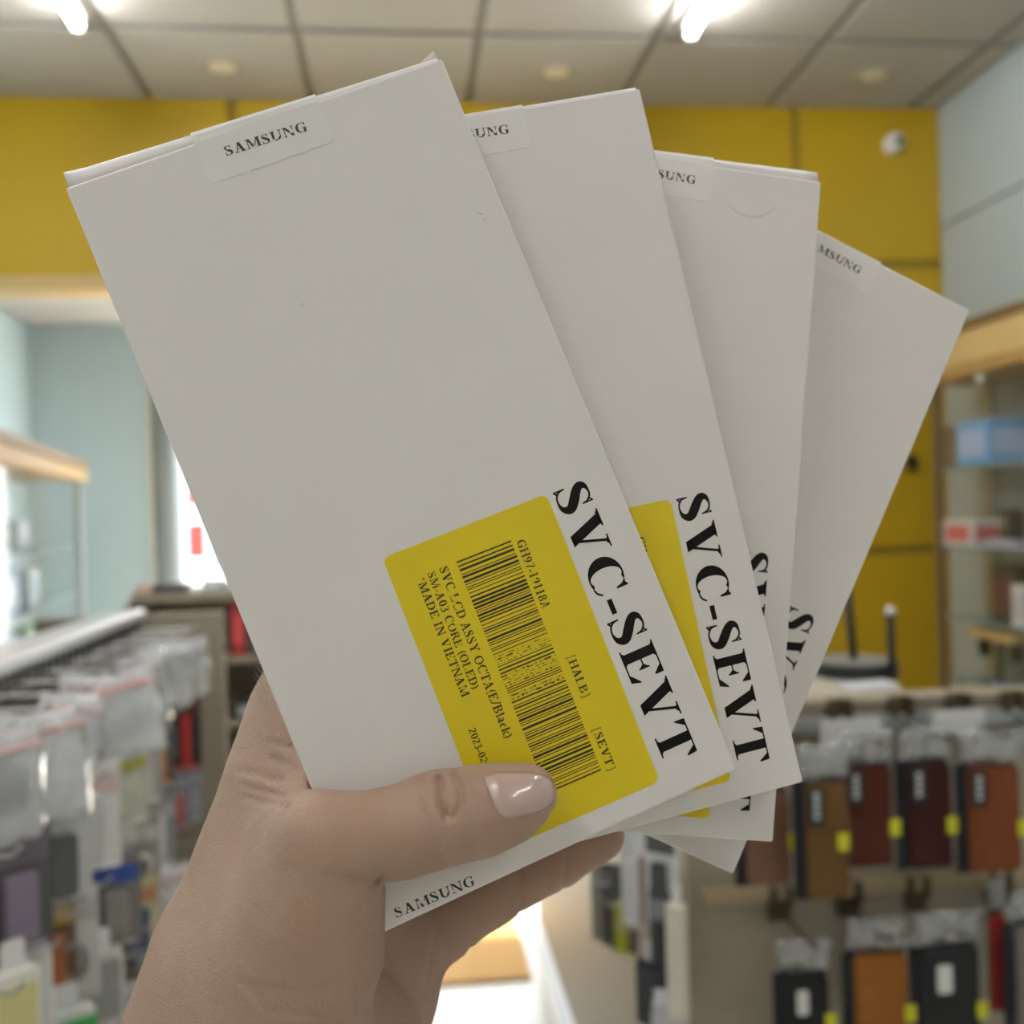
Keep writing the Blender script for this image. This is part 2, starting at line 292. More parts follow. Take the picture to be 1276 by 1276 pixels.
# ------------------------------------------------------------------ serif lettering drawn as outlines
class Glyphs:
    def __init__(s, st=0.22, hl=0.045): s.st = st; s.hl = hl; s.P = []
    def q(s, *pts): s.P.append(list(pts))
    def rect(s, x0, x1, y0, y1): s.q((x0, y0), (x1, y0), (x1, y1), (x0, y1))
    def serif(s, xc, y, w, up, side=0.10):           # flat foot with small brackets; up=+1 foot at the bottom
        a, b = xc - w/2 - side, xc + w/2 + side; h = s.hl
        s.rect(a, b, min(y, y + up*h), max(y, y + up*h))
        k = 0.055
        s.q((xc-w/2-k, y+up*h), (xc+w/2+k, y+up*h), (xc+w/2, y+up*(h+k)), (xc-w/2, y+up*(h+k)))
    def stem(s, xc, y0=0, y1=1, w=None, bot=True, top=True, side=0.10):
        w = w or s.st; s.rect(xc-w/2, xc+w/2, y0, y1)
        if bot: s.serif(xc, y0, w, 1, side)
        if top: s.serif(xc, y1, w, -1, side)
    def diag(s, xb, yb, xt, yt, w): s.q((xb-w/2, yb), (xb+w/2, yb), (xt+w/2, yt), (xt-w/2, yt))
    def arc(s, cx, cy, rx, ry, a0, a1, wx, wy, n=18):
        for i in range(n):
            t0, t1 = R(a0 + (a1-a0)*i/n), R(a0 + (a1-a0)*(i+1)/n)
            o = lambda t: (cx + rx*math.cos(t), cy + ry*math.sin(t)); k = lambda t: (cx + (rx-wx)*math.cos(t), cy + (ry-wy)*math.sin(t))
            s.q(o(t0), o(t1), k(t1), k(t0))
    def stroke(s, pts, n=5):                         # (x, y, width) through a smooth curve
        P = [pts[0]] + list(pts) + [pts[-1]]; out = []
        for i in range(1, len(P)-2):
            for k in range(n):
                t = k/n; a, b, c, d = P[i-1], P[i], P[i+1], P[i+2]
                out.append(tuple(0.5*((2*b[m]) + (c[m]-a[m])*t + (2*a[m]-5*b[m]+4*c[m]-d[m])*t*t + (3*b[m]-a[m]-3*c[m]+d[m])*t**3) for m in range(3)))
        out.append(tuple(pts[-1])); L = []
        for i, p in enumerate(out):
            a, b = out[max(i-1, 0)], out[min(i+1, len(out)-1)]; dx, dy = b[0]-a[0], b[1]-a[1]; l = math.hypot(dx, dy) or 1
            L.append(((p[0]-dy/l*p[2]/2, p[1]+dx/l*p[2]/2), (p[0]+dy/l*p[2]/2, p[1]-dx/l*p[2]/2)))
        for i in range(len(L)-1): s.q(L[i][1], L[i+1][1], L[i+1][0], L[i][0])
    def glyph(s, ch):
        s.P = []; S, h = s.st, s.hl; f = S/0.22; adv = 0.8
        if ch == 'S':
            adv = 0.80; m = lambda w: h + (w-h)*f
            s.stroke([(.585,.70,h*.9),(.555,.84,h*1.1),(.46,.945,h*1.2),(.34,.967,m(.065)),(.20,.91,m(.13)),(.165,.78,m(.19)),(.25,.645,m(.235)),(.42,.50,m(.255)),(.565,.36,m(.235)),(.60,.22,m(.18)),(.53,.085,m(.12)),(.38,.033,m(.06)),(.24,.055,h*1.2),(.135,.16,h*1.1),(.105,.32,h*.9)])
            s.rect(.565,.60,.68,1.0); s.q((.60,1.0),(.565,1.0),(.50,.93),(.54,.90)); s.rect(.09,.125,0,.34); s.q((.09,0),(.125,0),(.20,.07),(.15,.11))
        elif ch == 'V':
            adv = 1.02; w = S*1.12; s.diag(.53,-.01,.22,1,w); s.diag(.53,-.01,.80,1,h*1.5); s.serif(.22,1,w,-1,.085); s.serif(.80,1,h*1.5,-1,.12); s.q((.53-w/2,-.01),(.53+h,-.01),(.56,.10),(.49,.10))
        elif ch == 'C' or ch == 'G':
            adv = 1.02 if ch == 'C' else 1.10
            s.arc(.55,.5,.47,.515,62,298 if ch == 'C' else 285,S*1.12,h*1.1,30)
            s.stroke([(.765,.955,h*1.2),(.85,.86,h*1.4),(.885,.68,h)]); s.rect(.875,.912,.66,1.0); s.q((.912,1.0),(.875,1.0),(.80,.93),(.86,.86))
            if ch == 'C': s.stroke([(.74,.03,h*1.1),(.85,.09,h*1.2),(.93,.22,h)])
            else:
                s.stem(.82,.06,.44,S,False,False); s.rect(.62,1.02,.42,.42+h); s.stroke([(.66,.005,h*1.1),(.78,.03,h*1.4),(.90,.09,h)])
        elif ch == '-': adv = .46; s.rect(.05,.41,.25,.25+max(.10,.14*f))
        elif ch == 'E':
            adv = .94; s.stem(.24); s.rect(.24,.80,0,h); s.rect(.24,.76,1-h,1); s.rect(.24,.56,.49,.49+h)
            s.q((.80,0),(.87,.28),(.83,.28),(.62,h)); s.q((.76,1),(.62,1-h),(.785,.74),(.82,.74)); s.q((.76,1),(.82,1),(.82,.74),(.80,.74)); s.q((.56,.35),(.595,.35),(.595,.68),(.56,.68)); s.q((.56,.38),(.56,.64),(.48,.53),(.48,.49))
        elif ch == 'F': adv = .85; s.stem(.24); s.rect(.24,.76,1-h,1); s.rect(.24,.56,.47,.47+h); s.q((.76,1),(.62,1-h),(.785,.72),(.82,.72)); s.rect(.56,.595,.34,.64)
        elif ch == 'T':
            adv = .94; s.stem(.47,0,1,None,True,False,.13); s.rect(.06,.88,1-h,1)
            s.q((.06,1),(.04,.70),(.075,.70),(.22,1-h)); s.q((.88,1),(.72,1-h),(.865,.70),(.90,.70))
        elif ch == 'L': adv = .92; s.stem(.24); s.rect(.24,.80,0,h); s.q((.80,0),(.87,.32),(.83,.32),(.62,h))
        elif ch == 'A':
            adv = 1.02; w = S*1.12; s.diag(.76,0,.48,1.01,w); s.diag(.20,0,.47,1.0,h*1.5); s.serif(.76,0,w,1,.09); s.serif(.20,0,h*1.5,1,.12); s.rect(.28,.68,.30,.30+h)
        elif ch == 'M':
            adv = 1.32; w = S; s.stem(1.08,0,1,S,True,False); s.serif(1.08,1,S,-1,.08); s.stem(.20,0,1,h*1.3,True,False,.11); s.diag(.63,0,.28,1,w*1.05); s.diag(.63,0,1.02,1,h*1.4); s.rect(.05,.36,1-h,1); s.q((.63-w/2,0),(.63+w/2,0),(.66,.12),(.60,.12))
        elif ch == 'N':
            adv = 1.06; s.stem(.20,0,1,h*1.3,True,False,.11); s.stem(.88,0,1,h*1.3,False,True,.11); s.diag(.86,-.01,.24,1,S*1.1); s.rect(.05,.34,1-h,1)
        elif ch == 'U':
            adv = 1.04; s.stem(.24,.30,1,S,False,True); s.stem(.84,.30,1,h*1.3,False,True,.11); s.arc(.50,.33,.26+S/2,.345,180,360,S,h*1.6,20); s.rect(.84-h*.65,.84+h*.65,.28,.4)
        elif ch in 'O0Q': adv = 1.06 if ch == 'O' else .76; c = adv/2; s.arc(c,.5,c-.05,.515,0,360,S*1.08,h*1.2,34)
        elif ch == 'D': adv = 1.04; s.stem(.24); s.arc(.42,.5,.53,.5,-90,90,S*1.1,h,20); s.rect(.24,.43,0,h); s.rect(.24,.43,1-h,1)
        elif ch in 'BRP':
            adv = .96; s.stem(.24); s.arc(.46,.75,.34,.25,-90,90,S*.95,h,14); s.rect(.24,.47,1-h,1); s.rect(.24,.47,.5,.5+h)
            if ch == 'B': s.arc(.48,.26,.40,.26,-90,90,S,h,14); s.rect(.24,.49,0,h)
            if ch == 'R': s.diag(.84,0,.56,.51,S); s.serif(.88,0,S*.7,1,.06); adv = 1.02
        elif ch == 'H': adv = 1.10; s.stem(.24); s.stem(.86); s.rect(.24,.86,.48,.48+h)
        elif ch == 'I': adv = .52; s.stem(.26)
        elif ch == 'Y': adv = 1.02; s.stem(.52,0,.5,S,True,False); s.diag(.52,.45,.22,1,S); s.diag(.54,.45,.80,1,h*1.5); s.serif(.22,1,S,-1,.08); s.serif(.80,1,h*1.5,-1,.11)
        elif ch == '1': adv = .72; s.stem(.38,0,1,S,True,False); s.q((.38-S/2,.97),(.14,.84),(.14,.80),(.38-S/2,.86))
        elif ch == '2': adv = .74; s.stroke([(.09,.70,h),(.15,.88,h*2),(.34,.955,S*.5),(.52,.85,S*.95),(.53,.68,S),(.40,.45,S*.7),(.20,.22,h*2),(.08,.06,h)]); s.rect(.06,.60,0,.12); s.q((.60,0),(.66,.24),(.62,.24),(.55,.1))
        elif ch == '3': adv = .74; s.stroke([(.12,.80,h),(.22,.94,h*1.5),(.40,.93,S*.7),(.50,.77,S*.95),(.42,.60,S*.6),(.28,.53,h)]); s.stroke([(.28,.53,h),(.48,.46,S*.8),(.57,.28,S),(.46,.08,S*.7),(.24,.03,h*1.6),(.09,.11,h*2)])
        elif ch == '7': adv = .74; s.rect(.09,.66,.88,1); s.q((.09,1),(.06,.74),(.10,.74),(.17,.88)); s.diag(.28,0,.60,.90,S*.75)
        elif ch == '8': adv = .76; s.arc(.38,.74,.27,.27,0,360,S*.85,h,20); s.arc(.38,.26,.31,.275,0,360,S*.9,h,20)
        elif ch == '9': adv = .74; s.arc(.36,.68,.30,.33,0,360,S,h,24); s.stroke([(.60,.66,S*.9),(.56,.40,S*.85),(.40,.12,S*.5),(.12,.0,h)])
        elif ch in '[]':
            adv = .46; x = .10 if ch == '[' else .36; d = 1 if ch == '[' else -1; s.rect(x-.03,x+.05,-.2,1.05); s.rect(min(x,x+d*.25),max(x,x+d*.25),-.2,-.14); s.rect(min(x,x+d*.25),max(x,x+d*.25),.99,1.05)
        elif ch == '(': adv = .44; s.arc(.46,.42,.36,.62,110,250,S*.8,h,14)
        elif ch == ')': adv = .44; s.arc(-.02,.42,.36,.62,-70,70,S*.8,h,14)
        elif ch == '/': adv = .50; s.diag(.04,-.02,.44,1.02,h*2)
        elif ch == '*': adv = .5; [s.stroke([(.25-.14*math.cos(R(a)),.80-.14*math.sin(R(a)),.07),(.25+.14*math.cos(R(a)),.80+.14*math.sin(R(a)),.07)],2) for a in (0,60,120)]
        elif ch == 'l': adv = .42; s.stem(.21,0,1,S,True,False,.07); s.q((.21-S/2,1),(.04,.96),(.04,.93),(.21-S/2,.93))
        elif ch == 'k': adv = .80; s.stem(.21,0,1,S,True,False,.07); s.diag(.40,.30,.62,.65,h*1.6); s.diag(.64,0,.42,.40,S*.9); s.serif(.66,0,S*.8,1,.06); s.serif(.62,.66,h*1.5,-1,.09)
        elif ch == 'a': adv = .70; s.stem(.46,.05,.5,S,False,False); s.stroke([(.12,.54,h*2),(.24,.66,S*.5),(.40,.64,S*.7),(.46,.5,S)]); s.arc(.28,.20,.21,.21,0,360,S*.8,h,16); s.rect(.46,.62,.0,h*1.5)
        elif ch == 'c': adv = .62; s.arc(.33,.33,.27,.345,50,305,S,h,18); s.rect(.44,.54,.48,.58)
        elif ch == ' ': adv = .42
        return s.P, adv

def lettering(name, text, parent, mtl, org, dirv, upv, cap, length, z, st=0.22, hl=0.045):
    """flat print in the x,y plane of the parent: org = start of baseline, dirv along it, upv to letter tops"""
    G = Glyphs(st, hl); x = 0; polys = []
    for ch in text:
        P, adv = G.glyph(ch); polys += [[(px+x, py) for px, py in p] for p in P]; x += adv
    k = length/x; b = MB()
    for p in polys:
        pts = [(org[0] + dirv[0]*a*k + upv[0]*c*cap, org[1] + dirv[1]*a*k + upv[1]*c*cap, z) for a, c in p]
        ar = sum(pts[i][0]*pts[(i+1) % len(pts)][1] - pts[(i+1) % len(pts)][0]*pts[i][1] for i in range(len(pts)))
        if ar < 0: pts = pts[::-1]
        b.add(pts, [tuple(range(len(pts)))])
    return b.build(name, mtl, parent)

# ------------------------------------------------------------------ the four boxes
MM = 0.001
BW, BH, BT = 103.34*MM, 205*MM, 15.5*MM
M_PAPER = mat('white coated board', (0.835, 0.80, 0.785), 0.42, noise=0.012, scale=40, bump=0.04, bscale=700)
M_SEAL = mat('white seal paper', (0.85, 0.825, 0.81), 0.28, noise=0.01, scale=60)
M_BYEL = mat('yellow label paper', (0.80, 0.62, 0.012), 0.35, noise=0.03, scale=60)
M_EDGE = mat('grey board core', (0.62, 0.57, 0.49), 0.8, noise=0.1, scale=300)
INK = mat('black ink', (0.007, 0.006, 0.006), 0.5, spec=0.2)
INK_Y = ink('worn black ink on yellow', (0.05, 0.04, 0.008), (0.72, 0.55, 0.012), 0.33, 500)
INK_BAR = ink('barcode ink', (0.035, 0.028, 0.006), (0.70, 0.54, 0.012), 0.24, 900)
INK_SMUDGE = ink('smudged barcode ink', (0.07, 0.055, 0.008), (0.72, 0.55, 0.012), 0.50, 1500)
INK_SEAL = ink('worn black ink on the seal', (0.05, 0.05, 0.055), (0.78, 0.77, 0.76), 0.33, 450)
M_SMEAR = mat('grey smear', (0.52, 0.51, 0.48), 0.6)

def rod(r):
    r = np.array(r, float); th = np.linalg.norm(r); k = r/th
    K = np.array([[0, -k[2], k[1]], [k[2], 0, -k[0]], [-k[1], k[0], 0]])
    return np.eye(3) + math.sin(th)*K + (1-math.cos(th))*K@K
POSE = [[-0.03972, -0.1296, -0.39071, -0.0351, 0.10705, 0.25764], [-0.05049, -0.12511, -0.22089, -0.01744, 0.09884, 0.27718],
        [-0.06961, -0.11537, 0.09811, -0.0237, 0.08875, 0.29666], [-0.0889, -0.10297, 0.43766, -0.02222, 0.07182, 0.31985]]
BOXLBL = ['foremost white box of the fan, under the thumb, its whole yellow label and barcode showing',
          'second white box of the fan, right behind the foremost, whole SVC-SEVT print showing',
          'third white box of the fan, standing almost upright, faint grey smear by its seal',
          'rearmost white box of the fan, tilted furthest over toward the wooden wall cabinet']
LID = [(4.9, 1.6), (1.7, 1.5), (2.2, 4.2), (1.5, 0.9)]     # how far each lid bulges above the front edge, at its two ends (mm)
EAR = [(1.2, 4.4), (1.2, 1.8), (1.2, 0.9), (1.0, 1.5)]

def sheet(b, rows, thick):                                # rows of points -> thin closed sheet offset along -normal
    n, m = len(rows), len(rows[0]); A = [Vector(p) for r in rows for p in r]; N = []
    for i in range(n):
        for k in range(m):
            du = Vector(rows[min(i+1, n-1)][k]) - Vector(rows[max(i-1, 0)][k]); dv = Vector(rows[i][min(k+1, m-1)]) - Vector(rows[i][max(k-1, 0)])
            N.append(du.cross(dv).normalized())
    B = [a - q*thick for a, q in zip(A, N)]; o = n*m; fs = []
    I = lambda i, k: i*m + k
    for i in range(n-1):
        for k in range(m-1):
            fs.append((I(i,k), I(i+1,k), I(i+1,k+1), I(i,k+1))); fs.append((o+I(i,k), o+I(i,k+1), o+I(i+1,k+1), o+I(i+1,k)))
    for i in range(n-1): fs += [(I(i,0), o+I(i,0), o+I(i+1,0), I(i+1,0)), (I(i,m-1), I(i+1,m-1), o+I(i+1,m-1), o+I(i,m-1))]
    for k in range(m-1): fs += [(I(0,k), I(0,k+1), o+I(0,k+1), o+I(0,k)), (I(n-1,k), o+I(n-1,k), o+I(n-1,k+1), I(n-1,k+1))]
    return b.add(A + B, fs)

random.seed(11)
BARS = []; v = 79.1
while v > 14.4:
    wb = random.choice((0.24, 0.24, 0.24, 0.40, 0.62)); BARS.append((v, v-wb)); v -= wb + random.choice((0.34, 0.36, 0.36, 0.6, 0.75))
BOX = []
for i, ps in enumerate(POSE):
    Rm = rod(ps[:3]); org = c2w(ps[3:6])
    def cdir(a): return RGT*float(a[0]) - UPV*float(a[1]) + FWD*float(a[2])
    U, V, N = cdir(Rm[:, 0]), -cdir(Rm[:, 1]), -cdir(Rm[:, 2])
    e = empty('parts_box'); e.matrix_world = Matrix(((U.x, V.x, N.x, org.x), (U.y, V.y, N.y, org.y), (U.z, V.z, N.z, org.z), (0, 0, 0, 1)))
    tag(e, BOXLBL[i], 'box', 'white boxes held in a fan'); BOX.append((np.array(ps[3:6]), Rm))
    MB().box(0, BW, 0, BH, -BT, 0).build('carton', M_PAPER, e, bevel=0.0007, seg=3)
    # tucked lid, bulging above the front edge
    h0, h1 = LID[i]
    def lid_h(u): t = u/BW; return (h0*(1-t) + h1*t)*MM
    rows = []
    for k in range(25):
        u = 0.0008 + (BW-0.0016)*k/24; h = lid_h(u)
        rows.append([(u, BH + q*h - 0.0006*(1-q), -z_) for q, z_ in ((0, .0009), (0.45, .0011), (0.85, .0018), (1, .0032), (0.95, .0060), (0.7, .010), (0.15, BT-.001))])
    sheet(MB(), rows, -0.0006 if False else 0.0006).build('lid', M_PAPER, e, smooth=True)
    eL, eR = EAR[i]
    for x0, x1, hh, fl in ((0.3, 10, eL, 1), (BW/MM-7.2, BW/MM-0.2, eR, -1)):
        rows = []
        for k in range(9):
            t = k/8; u = (x0 + (x1-x0)*t)*MM; rise = (t if fl < 0 else 1-t)
            top = BH + lid_h(u)*(1 if fl > 0 else 0.35) + hh*MM*(0.25 + 0.75*rise)
            rows.append([(u, BH-0.0005, -0.0050), (u, BH + (top-BH)*0.6, -0.0042), (u, top, -0.0046), (u, top-0.0004, -0.0062), (u, BH, -0.0090)])
        sheet(MB(), rows, 0.0004).build('dust_flap', M_EDGE if fl < 0 else M_PAPER, e, smooth=True)
    # seal over the lid
    z = 0.00014
    s0, s1, vb = 34.2*MM, 68.2*MM, 193.4*MM
    b = MB(); pts = rrect(s0, s1, vb, BH, 1.8*MM)
    pts = [p_ for p_ in pts if p_[1] < BH-2*MM] ; pts = [(x, y) for x, y in pts]
    lo = sorted(pts, key=lambda p_: (p_[0])); outline = [(s0, BH)] + [p_ for p_ in lo] + [(s1, BH)]
    nO = len(outline)
    b.add([(x, y, z) for x, y in outline] + [(x, y, 0) for x, y in outline], [tuple(range(nO))] + [(k, k+nO, k+1+nO, k+1) for k in range(nO-1)])
    rows = []
    for k in range(9):
        u = s0 + (s1-s0)*k/8; h = lid_h(u) + 0.0002
        rows.append([(u, BH-0.0002, z), (u, BH+0.5*h, -0.0002), (u, BH+0.85*h, -.0012), (u, BH+h+0.0001, -.0030), (u, BH+h*0.97, -.006), (u, BH+0.75*h, -.010)])
    b = sheet(b, rows, 0.00008)
    if i == 0: b.add([(43.4*MM, vb+.0001, z), (45.2*MM, vb+.0001, z), (44.6*MM, vb-.0008, z), (43.8*MM, vb-.0008, z)], [(3, 2, 1, 0)])
    seal = b.build('seal_sticker', M_SEAL, e)
    lettering('brand_print', 'SAMSUNG', seal, INK_SEAL, (40.4*MM, 199.0*MM), (0.9995, -0.03), (0.03, 0.9995), 2.6*MM, 22.6*MM, z+0.00004, 0.21, 0.06)
    # big print along the side, brand print at the foot
    lettering('code_print', 'SVC-SEVT', e, INK, (85.9*MM, 87.2*MM), (0, -1), (1, 0), 9.4*MM, 79.0*MM, 0.00005, 0.235, 0.045)
    lettering('brand_print', 'SAMSUNG', e, ink('worn black ink on board', (0.03, 0.03, 0.03), (0.72, 0.71, 0.69), 0.35, 500), (7.2*MM, 2.0*MM), (1, -0.03), (0.03, 1), 2.5*MM, 21.8*MM, 0.00005, 0.2, 0.06)
    # yellow label
    a = R(1.0); ca, sa = math.cos(a), math.sin(a); cx, cy = 60.6, 46.5
    def L(u, v): du, dv = u-cx, v-cy; return ((cx + du*ca + dv*sa)*MM, (cy - du*sa + dv*ca)*MM)
    pts = [L(*q) for q in rrect(37.6, 83.6, 6.0, 87.0, 2.0)]
    n = len(pts)
    lab = MB().add([(x, y, 0.00012) for x, y in pts] + [(x, y, 0) for x, y in pts], [tuple(range(n))] + [(k, k+n, (k+1) % n+n, (k+1) % n) for k in range(n)]).build('yellow_label', M_BYEL, e)
    zt = 0.00016
    bb, bs = MB(), MB()
    for va, vb_ in BARS:
        sm = 52.5 > va > 50 or 47.5 > va > 44.5 or 42.5 > va > 41
        t = (79-va)/65
        (bs if sm else bb).add([(*L(55.0, va), zt), (*L(55.0, vb_), zt), (*L(70.3, vb_), zt), (*L(70.3, va), zt)], [(0, 1, 2, 3)])
    bb.build('barcode', INK_BAR, lab); bs.build('worn_barcode', INK_SMUDGE, lab)
    dv_, up_ = (-0.022, -1), (1, -0.022)
    def small(t, u, v0, v1, cap, st=0.2): lettering('label_print', t, lab, INK_Y, (u*MM, v0*MM), dv_, up_, cap*MM, (v0-v1)*MM, zt, st, 0.07)
    small('GH97-19118A', 72.0, 78.2, 58.8, 2.35); small('[HALB]', 72.7, 45.1, 33.7, 2.2); small('[SEVT]', 71.6, 25.2, 13.6, 2.2)
    small('SVC LCD ASSY OCTA(E/Black)', 50.7, 79.4, 32.0, 2.35); small('SM-A03 CORE (OLED)', 47.4, 79.4, 47.0, 2.15); small('*MADE IN VIETNAM', 44.3, 79.0, 46.2, 2.2); small('2023-02-03', 41.9, 38.2, 25.0, 1.9)
    if i == 0:
        for x, y, dx, dy in ((96.0, 162.6, 1.3, -0.9), (97.0, 160.4, .5, -.1), (43.7, 156.0, .6, 0)): MB().add([(x*MM, y*MM, .00005), ((x+dx)*MM, (y+dy)*MM, .00005), ((x+dx*1.05)*MM, (y+dy+.25)*MM, .00005), ((x+.1)*MM, (y+.25)*MM, .00005)], [(0, 1, 2, 3)]).build('scuff', M_SMEAR, e)
    if i == 2:
        b = MB()
        for k in range(20):
            t0, t1 = R(205+k*7), R(205+(k+1)*7); w0 = 0.0009*math.sin(math.pi*k/20); w1 = 0.0009*math.sin(math.pi*(k+1)/20)
            f_ = lambda t, r: (81*MM + r*1.05*math.cos(t), 198.5*MM + r*math.sin(t), .00005)
            b.add([f_(t0, .0085-w0), f_(t0, .0085), f_(t1, .0085), f_(t1, .0085-w1)], [(0, 1, 2, 3)])
        b.build('smear', mat('faint smear', (0.70, 0.69, 0.665), 0.5), e)

# ------------------------------------------------------------------ the hand: one surface grown from blended tapered limbs
def C3(px, py, z): return np.array([(px-CPX)/F_PX*z, (py-CPX)/F_PX*z, z], np.float32)
VOX = 0.0008
g0 = np.array([-0.128, 0.040, 0.226], np.float32); g1 = np.array([0.046, 0.235, 0.368], np.float32)
dims = np.ceil((g1-g0)/VOX).astype(int)
AX = [g0[k] + VOX*np.arange(dims[k], dtype=np.float32) for k in range(3)]
GX, GY, GZ = np.meshgrid(*AX, indexing='ij', sparse=True)
def cone(a, b):
    """tapered capsule: a, b = (px, py, depth, radius in px, flatten)"""
    A, B = C3(*a[:3]), C3(*b[:3]); ra, rb = a[3]*a[2]/F_PX, b[3]*b[2]/F_PX
    d = B-A; L2 = float(d@d)
    t = np.clip(((GX-A[0])*d[0] + (GY-A[1])*d[1] + (GZ-A[2])*d[2])/L2, 0, 1)
    return np.sqrt((GX-A[0]-t*d[0])**2 + (GY-A[1]-t*d[1])**2 + (GZ-A[2]-t*d[2])**2) - (ra + (rb-ra)*t)
def smin(a, b, k):
    if a is None: return b
    h = np.clip(0.5 + 0.5*(b-a)/k, 0, 1)
    return b*(1-h) + a*h - k*h*(1-h)
def chain(pts, k, acc=None):
    for a, b in zip(pts[:-1], pts[1:]): acc = smin(acc, cone(a, b), k)
    return acc
# thumb lying along the front of the first box
thumb = chain([(398,1047,.2475,56),(440,1046,.2480,53),(500,1036,.2505,53),(548,1020,.2525,55)], .004)
thumb = chain([(548,1020,.2525,55),(600,1010,.2530,52),(637,999,.2530,44),(659,989,.2530,35)], .004, thumb)
body = chain([(398,1047,.2475,56),(392,1110,.2520,78),(378,1180,.2570,92),(352,1258,.2640,100),(325,1340,.2720,104)], .008)
body = smin(body, chain([(425,835,.3020,82),(400,905,.2960,86),(372,985,.2880,86),(345,1075,.2850,92),(303,1195,.2800,106),(285,1290,.2800,122)], .008), .018)
body = smin(body, cone((405,985,.272,34), (392,1040,.262,60)), .010)              # web between thumb and first finger
body = smin(body, thumb, .0035)
body = smin(body, chain([(300,1300,.2840,130),(250,1480,.2760,132),(190,1700,.2650,140),(150,1900,.2550,146)], .010), .012)
body = smin(body, chain([(395,1320,.2920,128),(320,1480,.2820,120)], .010), .012)
palm = chain([(455,1310,.3100,72),(478,1232,.3160,64),(492,1190,.3220,58)], .006)
palm = smin(palm, cone((400,1060,.3080,70), (470,1190,.3150,62)), .008)
body = smin(body, palm, .005)
fing = None
for pts in ([(492,1186,.3240,56),(548,1148,.3330,47),(606,1111,.3390,42),(690,1066,.3430,39),(745,1040,.3440,33)],
            [(455,1060,.3220,66),(545,1005,.3440,46),(640,985,.3530,41),(720,965,.3540,38),(768,955,.3530,33)],
            [(430,960,.3160,70),(520,890,.3420,48),(630,860,.3540,43),(720,850,.3550,39),(775,845,.3540,34)],
            [(425,850,.3080,70),(500,770,.3380,48),(600,735,.3530,43),(680,725,.3550,39),(728,722,.3540,34)]):
    fing = smin(fing, chain(pts, .003), .0015)
sdf = smin(body, fing, .005)
del body, fing, palm, thumb
# skin creases: shallow grooves along lines seen on the photograph
def groove(pts, depth, width, zr):
    global sdf
    zc = (zr[0]+zr[1])/2
    P = [C3(x, y, zc)[:2]/zc for x, y in pts]
    X = GX/GZ; Y = GY/GZ; best = None
    for a, b in zip(P[:-1], P[1:]):
        d = b-a; t = np.clip(((X-a[0])*d[0] + (Y-a[1])*d[1])/float(d@d), 0, 1)
        q = (X-a[0]-t*d[0])**2 + (Y-a[1]-t*d[1])**2
        best = q if best is None else np.minimum(best, q)
    wd = width/F_PX
    m = ((GZ > zr[0]) & (GZ < zr[1])).astype(np.float32)
    sdf += depth*np.exp(-best/(wd*wd))*m
TH = (.236, .2545)
for pts, dp, wd in (([(546,970),(551,985),(548,1000),(556,1018)], .0020, 4.0), ([(566,966),(574,982),(575,1000),(566,1016)], .0016, 4.0), ([(524,975),(527,995),(530,1015)], .0011, 4.0), ([(592,970),(598,990),(600,1010)], .0009, 4.0),
                    ([(602,962),(605,972),(618,992),(628,1010),(645,1018),(668,1018),(686,1012)], .0006, 4.0),
                    ([(560,1078),(545,1060),(548,1045)], .0004, 5.0)):
    groove(pts, dp, wd, TH)
groove([(474,1090),(462,1098),(448,1100),(432,1096)], .0007, 5, (.236, .262)); groove([(474,1092),(455,1112),(430,1118)], .0007, 5, (.236, .262))
groove([(392,990),(374,998),(362,1012)], .0005, 6, (.236, .275))
for k, (x, y) in enumerate(((300,962),(296,978),(306,992),(330,946),(338,925))):
    groove([(x+7*(k%2), y), (x+18, y+2+3*(k%3)), (x+34, y+9), (x+50+6*(k%3), y+11+4*k)], .00065, 3.6, (.245, .300))
for k in range(5): groove([(300+8*k, 1225+9*k), (370+6*k, 1236+8*k), (440, 1226+9*k)], .0007, 4, (.225, .285))
for a, b in (((585,1185),(588,1105)), ((647,1135),(648,1075)), ((702,1110),(706,1050)), ((528,1240),(545,1150))): groove([a, b], .0007, 3.5, (.300, .352))
# flesh is pressed flat where it meets the boxes
for t_, Rm in BOX:
    q = [GX-t_[0], GY-t_[1], GZ-t_[2]]
    lu = q[0]*Rm[0,0] + q[1]*Rm[1,0] + q[2]*Rm[2,0]; lv = q[0]*Rm[0,1] + q[1]*Rm[1,1] + q[2]*Rm[2,1]; ln_ = q[0]*Rm[0,2] + q[1]*Rm[1,2] + q[2]*Rm[2,2]
    a = np.abs(lu-BW/2) - BW/2; b = np.abs(lv+BH/2) - BH/2; c = np.abs(ln_-BT/2) - BT/2
    d = np.sqrt(np.maximum(a, 0)**2 + np.maximum(b, 0)**2 + np.maximum(c, 0)**2) + np.minimum(np.maximum(np.maximum(a, b), c), 0)
    sdf = -smin(-sdf, d - 0.0005, .0008)
sdf[[0,-1]] = VOX; sdf[:,[0,-1]] = VOX; sdf[:,:,[0,-1]] = VOX          # close the wrist end
